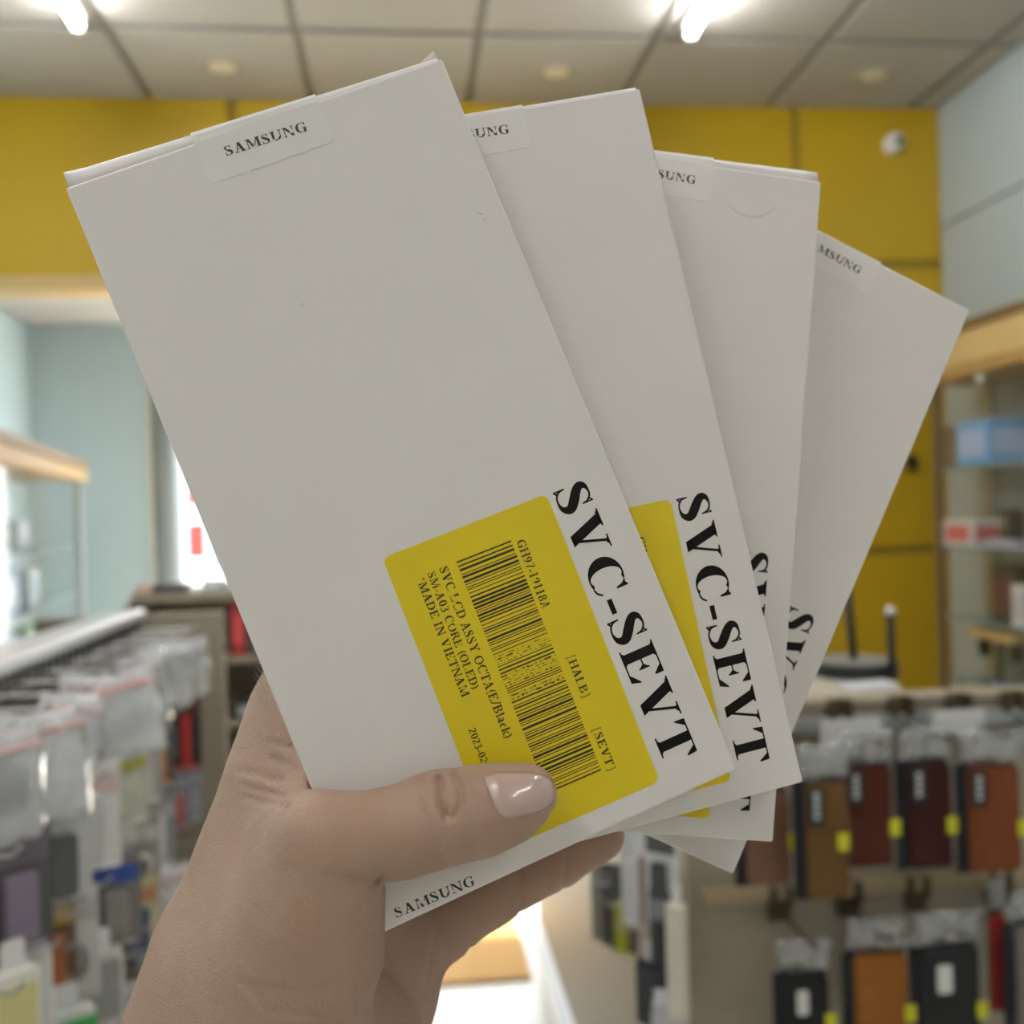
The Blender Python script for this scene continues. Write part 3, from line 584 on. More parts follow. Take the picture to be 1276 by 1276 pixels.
def surface_nets(S, org, vox):
    ins = S < 0; nx, ny, nz = S.shape
    corners = [(i, j, k) for i in (0, 1) for j in (0, 1) for k in (0, 1)]
    cnt = np.zeros((nx-1, ny-1, nz-1), np.int8)
    for i, j, k in corners: cnt += ins[i:nx-1+i, j:ny-1+j, k:nz-1+k]
    cells = np.argwhere((cnt > 0) & (cnt < 8)); idx = -np.ones((nx-1, ny-1, nz-1), np.int64); idx[tuple(cells.T)] = np.arange(len(cells))
    acc = np.zeros((len(cells), 3)); n = np.zeros(len(cells))
    val = {c: S[cells[:,0]+c[0], cells[:,1]+c[1], cells[:,2]+c[2]] for c in corners}
    for c in corners:
        for ax in range(3):
            if c[ax]: continue
            e = list(c); e[ax] = 1; va, vb = val[c], val[tuple(e)]; cr = (va < 0) != (vb < 0)
            t = np.where(cr, va/np.where(va == vb, 1, va-vb), 0); p = np.tile(np.array(c, float), (len(cells), 1)); p[:, ax] += t
            acc[cr] += p[cr]; n[cr] += 1
    V = (cells + acc/n[:, None])*vox + org
    quads = []
    for ax in range(3):
        o1, o2 = (ax+1) % 3, (ax+2) % 3
        sl = [slice(1, -1)]*3; sl[ax] = slice(0, -1); sl2 = list(sl); sl2[ax] = slice(1, None)
        a, b = ins[tuple(sl)], ins[tuple(sl2)]
        for flip, mask in ((False, a & ~b), (True, ~a & b)):
            e = np.argwhere(mask); e = e + np.array([0 if k == ax else 1 for k in range(3)])
            e = e[(e[:, o1] < S.shape[o1]-1) & (e[:, o2] < S.shape[o2]-1) & (e[:, ax] < S.shape[ax]-1)]
            def cell(d1, d2):
                q = e.copy(); q[:, o1] -= d1; q[:, o2] -= d2; return idx[tuple(q.T)]
            Q = np.stack([cell(1,1), cell(0,1), cell(0,0), cell(1,0)], 1); quads.append(Q[:, ::-1] if flip else Q)
    return V, np.concatenate(quads)
V, Q = surface_nets(sdf, g0.astype(float), VOX)
del sdf
Q = Q[(Q >= 0).all(1)]
# a little relaxation, then into the world
for _ in range(1):
    acc = np.zeros_like(V); n = np.zeros(len(V))
    for a in range(4):
        i0, i1 = Q[:, a], Q[:, (a+1) % 4]; np.add.at(acc, i0, V[i1]); np.add.at(acc, i1, V[i0]); np.add.at(n, i0, 1); np.add.at(n, i1, 1)
    n[n == 0] = 1; V = V*0.5 + 0.5*acc/n[:, None]
Vw = np.array([CAM]) + V[:, :1]*np.array([RGT]) - V[:, 1:2]*np.array([UPV]) + V[:, 2:3]*np.array([FWD])
M_SKIN = mat('skin', (0.45, 0.305, 0.235), 0.50, noise=0.16, scale=70, sss=0.12, spec=0.35)
nt = M_SKIN.node_tree; b_ = nt.nodes['Principled BSDF']
tc = nt.nodes.new('ShaderNodeTexCoord'); vo = nt.nodes.new('ShaderNodeTexVoronoi'); vo.inputs['Scale'].default_value = 1100; vo.feature = 'DISTANCE_TO_EDGE'
n3 = nt.nodes.new('ShaderNodeTexNoise'); n3.inputs['Scale'].default_value = 380; n3.inputs['Detail'].default_value = 5
ad = nt.nodes.new('ShaderNodeMath'); ad.operation = 'ADD'
nt.links.new(tc.outputs['Object'], vo.inputs['Vector']); nt.links.new(tc.outputs['Object'], n3.inputs['Vector']); nt.links.new(vo.outputs['Distance'], ad.inputs[0]); nt.links.new(n3.outputs['Fac'], ad.inputs[1])
bp = nt.nodes.new('ShaderNodeBump'); bp.inputs['Strength'].default_value = 0.27; bp.inputs['Distance'].default_value = 0.0010
nt.links.new(ad.outputs[0], bp.inputs['Height']); nt.links.new(bp.outputs['Normal'], b_.inputs['Normal'])
mxs = [n for n in nt.nodes if n.bl_idname == 'ShaderNodeMix'][0]
mxs.inputs['A'].default_value = (0.41, 0.255, 0.185, 1); mxs.inputs['B'].default_value = (0.48, 0.335, 0.26, 1)
hand = empty('person', c2w(C3(200, 1800, .262))); tag(hand, 'bare hand and wrist holding the fan of white boxes, thumb across the front', 'person')
hm = bpy.data.meshes.new('hand'); off = np.array(hand.location)
hm.from_pydata((Vw-off).tolist(), [], Q.tolist()); hm.update(); hm.validate()
hm.polygons.foreach_set('use_smooth', [True]*len(hm.polygons)); hm.materials.append(M_SKIN)
ho = bpy.data.objects.new('hand', hm); col.objects.link(ho); ho.parent = hand
bvh = BVHTree.FromPolygons([Vector(p) for p in Vw], [tuple(int(i) for i in q) for q in Q])
# thumb nail, laid on the thumb
nail_rows = []
for i in range(15):
    s = i/14; row = []
    tip = (1 - max(0, (s-0.62)/0.38)**2.4*0.42); base = 1 - max(0, (0.22-s)/0.22)**2*0.18
    for k in range(11):
        t = (k/10*2-1)*tip*base
        x0, y0 = 604 + 84*s, 0
        cxp = 615 + 69*s + 11*t*(1-s) ; cyp = 990 - 4*s + t*(24.5 - 1.0*s) + (7*(1-s) if t > 0 else -3*(1-s))*abs(t)
        if s > 0.8: cxp += 0
        cxp += 5*(1 - t*t)*s - 5*(1-t*t)*(1-s)
        d = ray(cxp, cyp).normalized(); h = bvh.ray_cast(CAM, d)
        if h[0] is None: h = bvh.find_nearest(CAM + d*0.262)
        tt = k/10*2-1; dome = -0.0002 + 0.0006*(1-tt**4) - 0.0003*max(0, 1-s*5)
        row.append(h[0] + h[1]*dome)
    nail_rows.append(row)
b = MB(); sheet(b, [[tuple(p - hand.location) for p in r] for r in nail_rows], 0.0005)
nail = b.build('thumb_nail', mat('nail', (0.60, 0.42, 0.38), 0.22, noise=0.08, scale=120, sss=0.15, coat=0.6), hand, smooth=True)
nail['label'] = 'pale pink glossy thumb nail'
# fine hairs on the edge of the hand
b = MB(); random.seed(3)
for k in range(16):
    px, py = 330 - k*0.35 + random.uniform(0, 10), 842 + k*2.6
    h = bvh.ray_cast(CAM, ray(px, py).normalized())
    if h[0] is None: continue
    pth = [h[0] - hand.location]; dirn = (h[1]*0.5 - RGT*0.6 + UPV*random.uniform(-0.2, 0.7)).normalized()
    for q in range(4): pth.append(pth[-1] + dirn*0.0011); dirn = (dirn + UPV*0.25).normalized()
    b.tube(pth, [0.00009, 0.00008, 0.00007, 0.00005, 0.00003], 4)
if b.v:
    hr = b.build('fine_hair', mat('fair hair', (0.55, 0.45, 0.33), 0.4, noise=0.05), hand); hr['kind'] = 'stuff'

# ------------------------------------------------------------------ packages that hang on hooks (local: x width, front -y, hung at z = 0)
M_BAG = film('clear bag film', (0.92, 0.94, 0.97), 0.34, 0.10, 0.8, 45, 1.0)
M_BAGG = film('greyish bag film', (0.86, 0.88, 0.90), 0.52, 0.10, 0.8, 45, 1.0)
M_PACK = film('clear pack film', (0.80, 0.83, 0.88), 0.997, 0.08, 0.5, 30, 0.22)
M_HEAD = film('crinkled pack top', (0.72, 0.74, 0.78), 0.80, 0.07, 1.0, 60, 3.0, 0.03)
def cm(c, r=0.5): return mat('goods %.2f %.2f %.2f %.2f' % (*c, r), c, r, noise=0.08, scale=40)
def pillow(w, h, d, seed, nx=9, nz=11, top=-0.012):
    rnd = random.Random(seed); b = MB(); ph = [rnd.uniform(0, 6) for _ in range(6)]
    F, K = [], []
    for jz in range(nz):
        t = jz/(nz-1)
        for ix in range(nx):
            s = ix/(nx-1)*2-1; bul = d/2*(1-s**4)*math.sin(math.pi*min(1, max(0, t)))**0.6
            wob = 0.12*d*math.sin(7*s+ph[0]+5*t) + 0.10*d*math.sin(11*t+ph[1]+3*s)
            xx = s*w/2*(1 - 0.05*math.sin(math.pi*t+ph[2])) + 0.02*w*math.sin(4*t+ph[3]); zz = top - t*h + 0.01*h*math.sin(5*s+ph[4])
            F.append((xx, -bul + wob - 0.0003, zz)); K.append((xx, bul + wob + 0.0003, zz))
    I = lambda i, k: i*nx + k; o = nx*nz; fs = []
    for i in range(nz-1):
        for k in range(nx-1):
            fs.append((I(i,k), I(i+1,k), I(i+1,k+1), I(i,k+1))); fs.append((o+I(i,k), o+I(i,k+1), o+I(i+1,k+1), o+I(i+1,k)))
        fs += [(I(i,0), o+I(i,0), o+I(i+1,0), I(i+1,0)), (I(i,nx-1), I(i+1,nx-1), o+I(i+1,nx-1), o+I(i,nx-1))]
    for k in range(nx-1): fs += [(I(0,k), I(0,k+1), o+I(0,k+1), o+I(0,k)), (I(nz-1,k), o+I(nz-1,k), o+I(nz-1,k+1), I(nz-1,k+1))]
    return b.add(F + K, fs)
def coil(r, n, wr):
    path = []
    for k in range(n*16+1):
        a = 2*math.pi*k/16; rr = r*(1-0.06*(k//16)); path.append((rr*0.75*math.cos(a), 0.0015*math.sin(a*0.7), rr*math.sin(a)))
    return MB().tube(path, wr, 6)
SEED = [0]
def zip_bag(loc, yaw, w, h, d, inner, label, group=None, strip=(0.80, 0.50, 0.48), grey=False, tilt=0):
    SEED[0] += 1; e = empty('zip_bag', loc, yaw); e.rotation_euler.y = tilt; tag(e, label, 'bag', group)
    pillow(w, h, d, SEED[0]).build('bag', M_BAGG if grey else M_BAG, e, smooth=True)
    MB().box(-w*0.46, w*0.46, -d*.5, d*.5, -0.034, -0.029).build('zip_strip', cm(strip, 0.4), e, bevel=0.0008)
    c = MB()
    kind, cc = inner
    if kind == 'coil': o = coil(min(w, h)*0.30, 3, 0.0024).build('cable_coil', cm(cc, 0.4), e, smooth=True); o.location = (0, 0, -h*0.56)
    elif kind == 'plug':
        o = MB().prism(rrect(-w*.22, w*.22, -h*.20, h*.16, .006), -d*.25, d*.25).build('adapter', cm(cc, 0.4), e, bevel=0.002); o.location = (0, 0, -h*.60)
        k = MB().box(-.006, -.003, -.001, .001, 0, .014).box(.003, .006, -.001, .001, 0, .014).build('prongs', M_STEEL, e); k.location = (0, 0, -h*.60+h*.16); k['kind'] = 'stuff'
    else:
        o = MB().prism(rrect(-w*.30, w*.30, -h*.30, h*.26, .008), -d*.2, d*.2).build('phone_case', cm(cc, 0.4), e, bevel=0.002); o.location = (0, 0, -h*.56)
    return e
def blister(loc, yaw, w, h, card, band, prod, label, group=None, shape='bar', d=0.016, lean=0):
    e = empty('blister_pack', loc, yaw); e.rotation_euler.y = lean; tag(e, label, 'package', group)
    MB().prism(rrect(-w/2, w/2, -h, 0.012, 0.005), 0, 0.0012).build('card', cm(card, 0.55), e)
    MB().box(-w*.46, w*.46, -0.0006, 0.0, -h*.24, -0.004).build('header_band', cm(band, 0.5), e)
    z0, z1 = -h*.93, -h*.28
    if shape == 'bar': o = MB().prism(rrect(-w*.24, w*.24, z0+.006, z1-.004, .006), -d*.85, -0.001).build('product', cm(prod, 0.35), e, bevel=0.0025)
    elif shape == 'coil': o = coil(w*.33, 3, .0028).build('product', cm(prod, 0.35), e, smooth=True); o.location = (0, -d*.5, (z0+z1)/2)
    elif shape == 'long': o = MB().prism(rrect(-w*.16, w*.16, z0+.004, z1+.01, .005), -d*.9, -0.001).build('product', cm(prod, 0.35), e, bevel=0.002)
    else: o = MB().lathe([(w*.05, 0), (w*.2, .004), (w*.2, (z1-z0)*.6), (w*.1, (z1-z0)*.9)], 16, (0, -d*.5, z0+.004)).build('product', cm(prod, 0.35), e, smooth=True)
    MB().prism(rrect(-w*.36, w*.36, z0, z1, .008), -d, -0.0007).build('blister', M_PACK, e, bevel=0.004)
    MB().prism(rrect(-w*.40, w*.40, -h*.985, -h*.94, .001), -0.0008, 0).build('footer_print', cm(tuple(min(1, c*1.5+.1) for c in prod), .5), e)
    return e
def slim_box(loc, yaw, w, h, d, body, face, label, group=None, tab=True, bandc=None):
    e = empty('hanging_box', loc, yaw); tag(e, label, 'package', group)
    MB().prism(rrect(-w/2, w/2, -h-.02, -.02, min(w, h)*.10), -d/2, d/2).build('carton', cm(body, .35), e, bevel=0.003)
    MB().prism(rrect(-w*.40, w*.40, -h*.92-.02, -h*.10-.02, min(w, h)*.08), -d/2-.0012, -d/2).build('face_print', cm(face, .35), e)
    if bandc: MB().box(-w*.501, w*.501, -d/2-.002, d/2*.2, -h*.24-.02, -h*.08-.02).build('colour_band', cm(bandc, .4), e)
    if tab: MB().prism(rrect(-w*.25, w*.25, -.024, .012, .006), -.0008, .0008).build('hang_tab', M_WHITEP, e)
    return e
def squeeze_tube(loc, yaw, r, h, low, top, label):
    e = empty('hanging_tube', loc, yaw); tag(e, label, 'package')
    MB().lathe([(r*.8, -h), (r, -h+.006), (r, -h*.42)], 20).build('body', cm(low, .35), e, smooth=True)
    MB().lathe([(r, -h*.42), (r*1.02, -h*.40), (r*1.0, -h*.14), (r*.45, -h*.08), (r*.3, -.02)], 20).build('cap', cm(top, .35), e, smooth=True)
    MB().prism(rrect(-r*.6, r*.6, -.03, .012, .004), -.001, .001).build('hang_tab', M_WHITEP, e)
    MB().lathe([(r*1.012, -h*.72), (r*1.012, -h*.66)], 20).build('print_ring', cm((0.1, 0.12, 0.3), .4), e, smooth=True)
    return e

# ------------------------------------------------------------------ rack along the aisle, beside the forearm
RX = -0.56
RZ = at(90, 790, 'x', RX).z + .010; RY0, RY1 = 0.72, 2.16
rack = empty('hook_rack', (RX, (RY0+RY1)/2, 0)); tag(rack, 'greige hook rack with pale metal top rail beside the forearm', 'display rack')
ly = lambda y: y - (RY0+RY1)/2
MB().box(-0.03, 0.0, ly(RY0), ly(RY1), 0.0, RZ-0.02).build('back_panel', mat('shade darkened board', (0.13, 0.11, 0.085), 0.6, noise=0.15, scale=40), rack, bevel=0.003)  # board coloured darker to stand for the shade behind the hanging goods
MB().box(-0.035, 0.035, ly(RY0), ly(RY1-0.03), RZ-0.022, RZ).build('top_rail', M_RAIL, rack, bevel=0.005)
MB().box(0.0, 0.012, ly(RY0), ly(RY1-0.03), RZ-0.062, RZ-0.022).build('slot_strip', M_STEEL, rack, bevel=0.002)
sl = None
for k in range(44):
    y = RY0 + 0.02 + k*0.0315
    if sl is None: sl = MB().box(0.0105, 0.0135, -0.008, 0.008, RZ-0.056, RZ-0.030).build('slot', M_BLACK, rack); sl.location = (0, ly(y), 0)
    else: copy_piece(sl, rack, (0, ly(y), 0))
MB().box(-0.03, 0.185, ly(RY1-0.025), ly(RY1), 0.0, RZ-0.012).build('end_panel', M_GREIGE, rack, bevel=0.003)
MB().box(-0.0, 0.26, ly(RY0), ly(RY1-0.03), 0.0, 0.14).build('base_plinth', M_GREIGE, rack, bevel=0.004)
hook_src = None
def hook(y, z, ln=0.15):
    global hook_src
    if hook_src is None:
        hook_src = MB().tube([(0, 0, 0), (0.14, 0, 0), (0.15, 0, 0.010)], 0.0022, 6).build('hook', M_STEEL, rack); hook_src.location = (0, ly(y), z)
    else: copy_piece(hook_src, rack, (0, ly(y), z))
GR = 'goods on the hook rack'
def onrack(px, xw_, z):
    """a spot on a hook: x distance from the panel, y read from the picture column"""
    return at(px, 800, 'x', RX + xw_).y, z
W9 = (0.82, 0.82, 0.80); K1 = (0.02, 0.02, 0.022); GY5 = (0.42, 0.42, 0.43)
ROW = [RZ-.038, RZ-.172, RZ-.315, RZ-.46, RZ-.61]
for z in ROW:
    for k in range(11): hook(1.02 + 0.105*k, z)
def place(px, row, out, dz=0): y, z = onrack(px, out, ROW[row]+dz); return (RX+out, y, z)
# top row: clear zip bags
for px, out, yaw, w_, h_, inner, lb, st, gy in (
    (2, .12, 52, .085, .125, ('plug', K1), 'clear zip bag with a black adapter at the open end of the top hook row', (.75,.5,.5), True),
    (34, .11, 40, .090, .140, ('plug', W9), 'clear zip bag with a white adapter, next to the black adapter bag', (.85,.62,.6), False),
    (62, .13, 48, .085, .135, ('coil', W9), 'clear zip bag with a coiled white cable in the top hook row', (.80,.55,.52), False),
    (92, .12, 30, .085, .130, ('case', (.75,.8,.88)), 'clear zip bag with a pale blue case in the top hook row', (.85,.6,.55), False),
    (112, .09, 36, .080, .120, ('coil', GY5), 'clear zip bag with a coiled grey cable behind the pale blue case', (.8,.5,.5), False),
    (146, .13, 28, .095, .130, ('plug', (.05,.05,.06)), 'wide clear zip bag with pink strip and a dark plug at its bottom', (.85,.45,.42), False),
    (172, .11, 35, .080, .120, ('case', K1), 'zip bag with a black case at the far part of the top row', (.6,.5,.5), True),
    (196, .11, 25, .085, .115, ('coil', K1), 'zip bag with a coiled black cable near the end panel', (.6,.6,.6), True),
    (217, .13, 20, .085, .120, ('plug', (.62,.63,.62)), 'greyish clear bag with a pale grey adapter in front of the end panel', (.7,.7,.7), True),
    (233, .14, 34, .075, .115, ('coil', (.7,.7,.68)), 'greyish clear bag with a coiled pale cable, last before the end panel', (.7,.7,.7), True)):
    zip_bag(place(px, 0, out), R(yaw), w_, h_, .022, inner, lb, GR, st, gy, R(random.uniform(-12, 12)))
# second row: cards and boxes
for a in ((14, 1, .12, 40, .075, .130, (.10,.09,.10), (.16,.13,.16), (.25,.2,.28), 'blackish purple blister pack on the second hook row', 'bar'),
          (46, 1, .10, 34, .070, .125, (.05,.06,.05), (.10,.30,.07), (.55,.55,.05), 'black blister pack with green header and yellow product', 'coil'),
          (70, 1, .12, 30, .070, .135, (.62,.62,.60), (.52,.54,.52), (.12,.12,.12), 'grey white blister pack with a black bar product inside', 'bar'),
          (92, 1, .08, 30, .070, .120, (.30,.28,.22), (.55,.55,.35), (.55,.28,.05), 'brown blister pack with straw header and orange product', 'coil'),
          (112, 1, .12, 26, .068, .135, (.80,.78,.75), (.72,.55,.52), (.70,.70,.68), 'white blister pack with dusty pink header and white product', 'long'),
          (133, 1, .11, 24, .068, .140, (.74,.75,.70), (.62,.60,.08), (.32,.33,.24), 'white blister pack with yellow header and olive strip product', 'long'),
          (152, 1, .13, 30, .065, .110, (.62,.60,.52), (.60,.58,.10), (.60,.60,.50), 'beige blister pack with yellow header', 'bar'),
          (172, 1, .12, 26, .065, .115, (.44,.43,.41), (.62,.62,.58), (.62,.60,.55), 'grey blister pack with pale header beside the beige pack', 'bar'),
          (190, 1, .11, 26, .062, .120, (.12,.11,.10), (.30,.30,.28), (.62,.24,.05), 'dark blister pack with an orange brown product', 'bar'),
          (207, 1, .10, 30, .062, .120, (.05,.05,.055), (.16,.16,.17), (.10,.10,.11), 'plain black blister pack near the end panel', 'bar'),
          (228, 1, .13, 12, .056, .130, (.03,.03,.03), (.10,.03,.03), (.62,.03,.03), 'black blister pack with a long bright red product', 'long')):
    blister(place(a[0], a[1], a[2]), R(a[3]), a[4], a[5], a[6], a[7], a[8], a[9], GR, a[10])
# third row
slim_box(place(5, 2, .13, .035), R(40), .050, .135, .022, (.82,.80,.72), (.72,.66,.30), 'tall white hanging box with a pale yellow face print', GR)
slim_box(place(30, 2, .12, .035), R(28), .038, .130, .022, (.80,.78,.75), (.72,.70,.68), 'tall plain white hanging box beside the pale yellow printed one', GR)
for a in ((52, 2, .09, 34, .065, .125, (.18,.10,.05), (.50,.30,.05), (.45,.12,.03), 'dark brown blister pack with amber header on the third row', 'bar'),
          (78, 2, .11, 26, .070, .135, (.64,.62,.60), (.50,.46,.44), (.30,.26,.26), 'grey white blister pack with a dark coiled cable', 'coil'),
          (104, 2, .08, 30, .066, .120, (.10,.10,.12), (.03,.05,.22), (.05,.05,.07), 'black blister pack with navy blue header', 'bar'),
          (134, 2, .13, 24, .072, .120, (.20,.19,.18), (.03,.08,.36), (.30,.28,.25), 'dark grey blister pack with bright blue header', 'bar'),
          (168, 2, .12, 28, .060, .110, (.34,.32,.30), (.60,.57,.52), (.80,.76,.70), 'grey blister pack holding pale cream earphones', 'coil'),
          (192, 2, .12, 22, .055, .110, (.30,.30,.30), (.45,.44,.42), (.76,.74,.70), 'narrow grey blister pack holding a long white product', 'long'),
          (214, 2, .11, 24, .055, .100, (.26,.26,.29), (.30,.28,.30), (.45,.12,.12), 'narrow slate blister pack with a dull red product', 'bar'),
          (232, 2, .13, 18, .050, .095, (.30,.31,.34), (.36,.36,.38), (.35,.36,.40), 'slate blister pack with a grey product by the end panel', 'bar')):
    blister(place(a[0], a[1], a[2]), R(a[3]), a[4], a[5], a[6], a[7], a[8], a[9], GR, a[10])
# fourth row
squeeze_tube(place(44, 3, .125, .05), R(20), .021, .19, (.62,.55,.05), (.03,.045,.11), 'hanging yellow tube with a navy blue top')
slim_box(place(66, 3, .12, .05), R(34), .072, .150, .022, (.76,.78,.72), (.66,.70,.62), 'white hanging box with a bright green band across its top', GR, bandc=(.05,.42,.10))
slim_box(place(112, 3, .12, .06), R(30), .062, .098, .026, (.66,.64,.60), (.34,.34,.33), 'silver grey rounded hanging box with a pale edge', GR)
for a in ((12, 3, .11, 30, .060, .130, (.30,.30,.33), (.38,.38,.40), (.22,.22,.25), 'slate grey blister pack beneath the tall white boxes', 'bar'),
          (140, 3, .09, 28, .060, .120, (.08,.08,.07), (.14,.13,.12), (.10,.10,.10), 'black blister pack between the silver box and the striped pack', 'bar'),
          (164, 3, .12, 22, .060, .115, (.60,.55,.30), (.60,.28,.16), (.06,.09,.22), 'straw yellow blister pack with orange header and navy product', 'bar')):
    blister(place(a[0], a[1], a[2], .055), R(a[3]), a[4], a[5], a[6], a[7], a[8], a[9], GR, a[10])
zip_bag(place(198, 3, .13, .05), R(20), .085, .10, .024, ('case', (.72,.70,.66)), 'clear zip bag with a cream case low on the rack by the wrist', GR)
for px, inner, lb in ((92, ('plug', (.5,.5,.48)), 'zip bag with a grey adapter on the lowest hook row'), (128, ('coil', (.12,.13,.15)), 'zip bag with a coiled charcoal cable on the lowest hook row'), (160, ('case', (.06,.07,.08)), 'zip bag with a black case on the lowest hook row'), (188, ('coil', (.55,.57,.58)), 'zip bag with a thick pale grey coil on the lowest hook row')):
    zip_bag(place(px, 4, .12, .075), R(26), .080, .125, .026, inner, lb, GR, (.45,.45,.45), True)

# ------------------------------------------------------------------ things behind that rack
def shelf_unit(name, x0, x1, y0, y1, zt, label):
    e = empty(name, ((x0+x1)/2, (y0+y1)/2, 0)); tag(e, label, 'shelf'); hx, hy = (x1-x0)/2, (y1-y0)/2
    MB().box(-hx, hx, -hy, hy, zt-.025, zt).build('top_board', M_GREIGE, e, bevel=.003)
    for s in (-1, 1): MB().box(s*hx-.012, s*hx+.012, -hy, hy, 0, zt-.025).build('side_panel', M_GREIGE, e, bevel=.002)
    MB().box(-hx, hx, hy-.012, hy, 0, zt-.025).build('back_panel', M_GREIGE, e)
    return e, hx, hy
a = at(160, 742, 'y', 2.75); b2 = at(420, 742, 'y', 2.75); zt1 = a.z
e, hx, hy = shelf_unit('low_shelf', a.x, b2.x, 2.75, 3.05, zt1, 'low greige shelf standing behind the hook rack end panel')
for zz in (zt1-.17, zt1-.34, zt1-.62): MB().box(-hx+.012, hx-.012, -hy, hy-.012, zz-.018, zz).build('shelf_board', M_GREIGE, e, bevel=.002)
cx = (a.x+b2.x)/2
def carton(px, Y, zb_, w_, h_, d_, c, label, cat='box', name='small_carton', c2=None):
    x = at(px, 700, 'y', Y).x; o = empty(name, (x, Y+d_/2, zb_)); tag(o, label, cat)
    MB().box(-w_/2, w_/2, -d_/2, d_/2, 0, h_).build('carton', cm(c, .45), o, bevel=.003)
    MB().box(-w_*.38, w_*.38, -d_/2-.0008, -d_/2, h_*.2, h_*.75).build('print', cm(c2 or tuple(min(1, v*1.6+.05) for v in c), .45), o)
    return o
carton(294, 2.77, zt1-.17, .035, .145, .09, (.55,.05,.05), 'upright red carton on the low shelf behind the rack')
carton(316, 2.77, zt1-.17, .05, .06, .09, (.10,.08,.07), 'small black carton beside the upright red carton')
carton(305, 2.77, zt1-.34, .075, .05, .09, (.05,.05,.06), 'flat black carton on the second board of the low shelf', c2=(.5,.5,.5))
carton(338, 2.77, zt1-.34, .05, .09, .09, (.30,.28,.24), 'grey brown carton beside the flat black carton')
carton(278, 2.77, zt1-.62, .045, .17, .09, (.72,.62,.58), 'pale pink carton on the bottom board of the low shelf')
for px, w_, h_, c, lb in ((210, .09, .022, (.04,.04,.05), 'flat black case lying on top of the low shelf'), (262, .05, .03, (.62,.68,.80), 'pale blue white dispenser on top of the low shelf'), (285, .04, .026, (.55,.60,.72), 'small blue grey block on top of the low shelf'), (178, .05, .02, (.55,.38,.30), 'brown wooden block on top of the low shelf')):
    carton(px, 2.80, zt1, w_, h_, .07, c, lb)
p0 = at(44, 772, 'y', 2.55); p1 = at(150, 772, 'y', 2.55)
o = empty('standing_board', ((p0.x+p1.x)/2, 2.55, 0)); tag(o, 'brown grey upright board between the hook rack and the glass cabinet', 'board'); hx = (p1.x-p0.x)/2
MB().box(-hx, hx, -.012, .012, 0.03, p0.z).build('board', mat('brown grey board', (0.26, 0.23, 0.18), .6, noise=.1, scale=8), o, bevel=.003)
for s in (-1, 1): MB().box(s*hx*.8-.02, s*hx*.8+.02, -.12, .12, 0, .03).build('foot', M_STEEL, o, bevel=.004)

# ------------------------------------------------------------------ glazed cabinets along the side walls
def glass_cabinet(label, x_front, x_wall, y0, y1, zr0, zr1, shelves, rim):
    s = 1 if x_front > x_wall else -1
    e = empty('glass_cabinet', (x_wall, (y0+y1)/2, 0)); tag(e, label, 'cabinet'); hy = (y1-y0)/2; d = abs(x_front-x_wall)
    X = lambda v: s*v
    def bx(nm, xa_, xb_, ya_, yb_, za_, zb_, m, bv=.003):
        return MB().box(min(X(xa_), X(xb_)), max(X(xa_), X(xb_)), ya_, yb_, za_, zb_).build(nm, m, e, bevel=bv)
    bx('crown', 0, d+.015, -hy-.01, hy+.015, zr0+.045, zr1-.03, rim, .004)
    bx('crown_moulding', 0, d+.028, -hy-.02, hy+.028, zr1-.03, zr1, M_WOODD, .006); bx('crown_moulding', 0, d+.024, -hy-.02, hy+.024, zr0, zr0+.045, mat('mid wood', (.42,.27,.10), .5, noise=.15, scale=12), .006)
    bx('base', 0, d, -hy, hy, 0, .45, M_WOOD)
    for yy in (-hy, hy-.03):
        bx('post', d-.03, d, yy, yy+.03, .45, zr0, M_WOODD if s < 0 else M_STEEL)
    bx('front_glass', d-.012, d-.008, -hy+.03, hy-.03, .45, zr0, M_GLASS, 0)
    bx('back_panel', .002, .010, -hy, hy, .45, zr0, M_BLUE if s > 0 else mat('slate panel', (.27,.31,.34), .5, noise=.06, scale=3))
    for z in shelves: bx('glass_shelf', .012, d-.016, -hy+.004, hy-.004, z-.008, z, mat('shelf glass', (.30,.40,.40), .15, noise=.03), 0)
    return e
PIV = Vector((-1.36, at(101, 575, 'x', -1.36).y, 0)); CROT = R(8.8)
def swing(o):
    o.matrix_world = Matrix.Translation(PIV) @ Matrix.Rotation(CROT, 4, 'Z') @ Matrix.Translation(-PIV) @ Matrix.LocRotScale(o.location, o.rotation_euler, None)
    return o
def along(px):                                   # distance back from the far corner where a picture column meets the slanted front
    d = ray(px, 700); u = Vector((math.sin(CROT), -math.cos(CROT))); n = Vector((u.y, -u.x)); q = Vector((PIV.x-CAM.x, PIV.y-CAM.y))
    t = n.dot(q)/n.dot(Vector((d.x, d.y))); h = Vector((d.x*t, d.y*t)) - q; return PIV.y - h.dot(u)
cl = at(101, 575, 'x', -1.36); cr_ = at(101, 600, 'x', -1.36)
swing(glass_cabinet('glazed cabinet with pale wood crown standing by the blue green wall', -1.36, -1.64, 2.0, cl.y, cr_.z, cl.z, (0.75, 1.02, 1.22, 1.42), M_WOOD))
def shelf_box(x, y, z, lx, ly_, lz, c, c2, label, rz=0):
    o = empty('shelf_carton', (x, y, z), R(rz)); tag(o, label, 'box')
    MB().box(-lx/2, lx/2, -ly_/2, ly_/2, 0, lz).build('carton', cm(c, .45), o, bevel=.004)
    MB().box(-lx*.40, lx*.40, -ly_/2-.001, -ly_/2, lz*.22, lz*.78).build('print', cm(c2, .45), o)
    for s in (-1, 1): MB().box(min(s*lx/2, s*(lx/2+.001)), max(s*lx/2, s*(lx/2+.001)), -ly_*.4, ly_*.4, lz*.2, lz*.8).build('side_print', cm(c2, .45), o)
    return o
yL = along
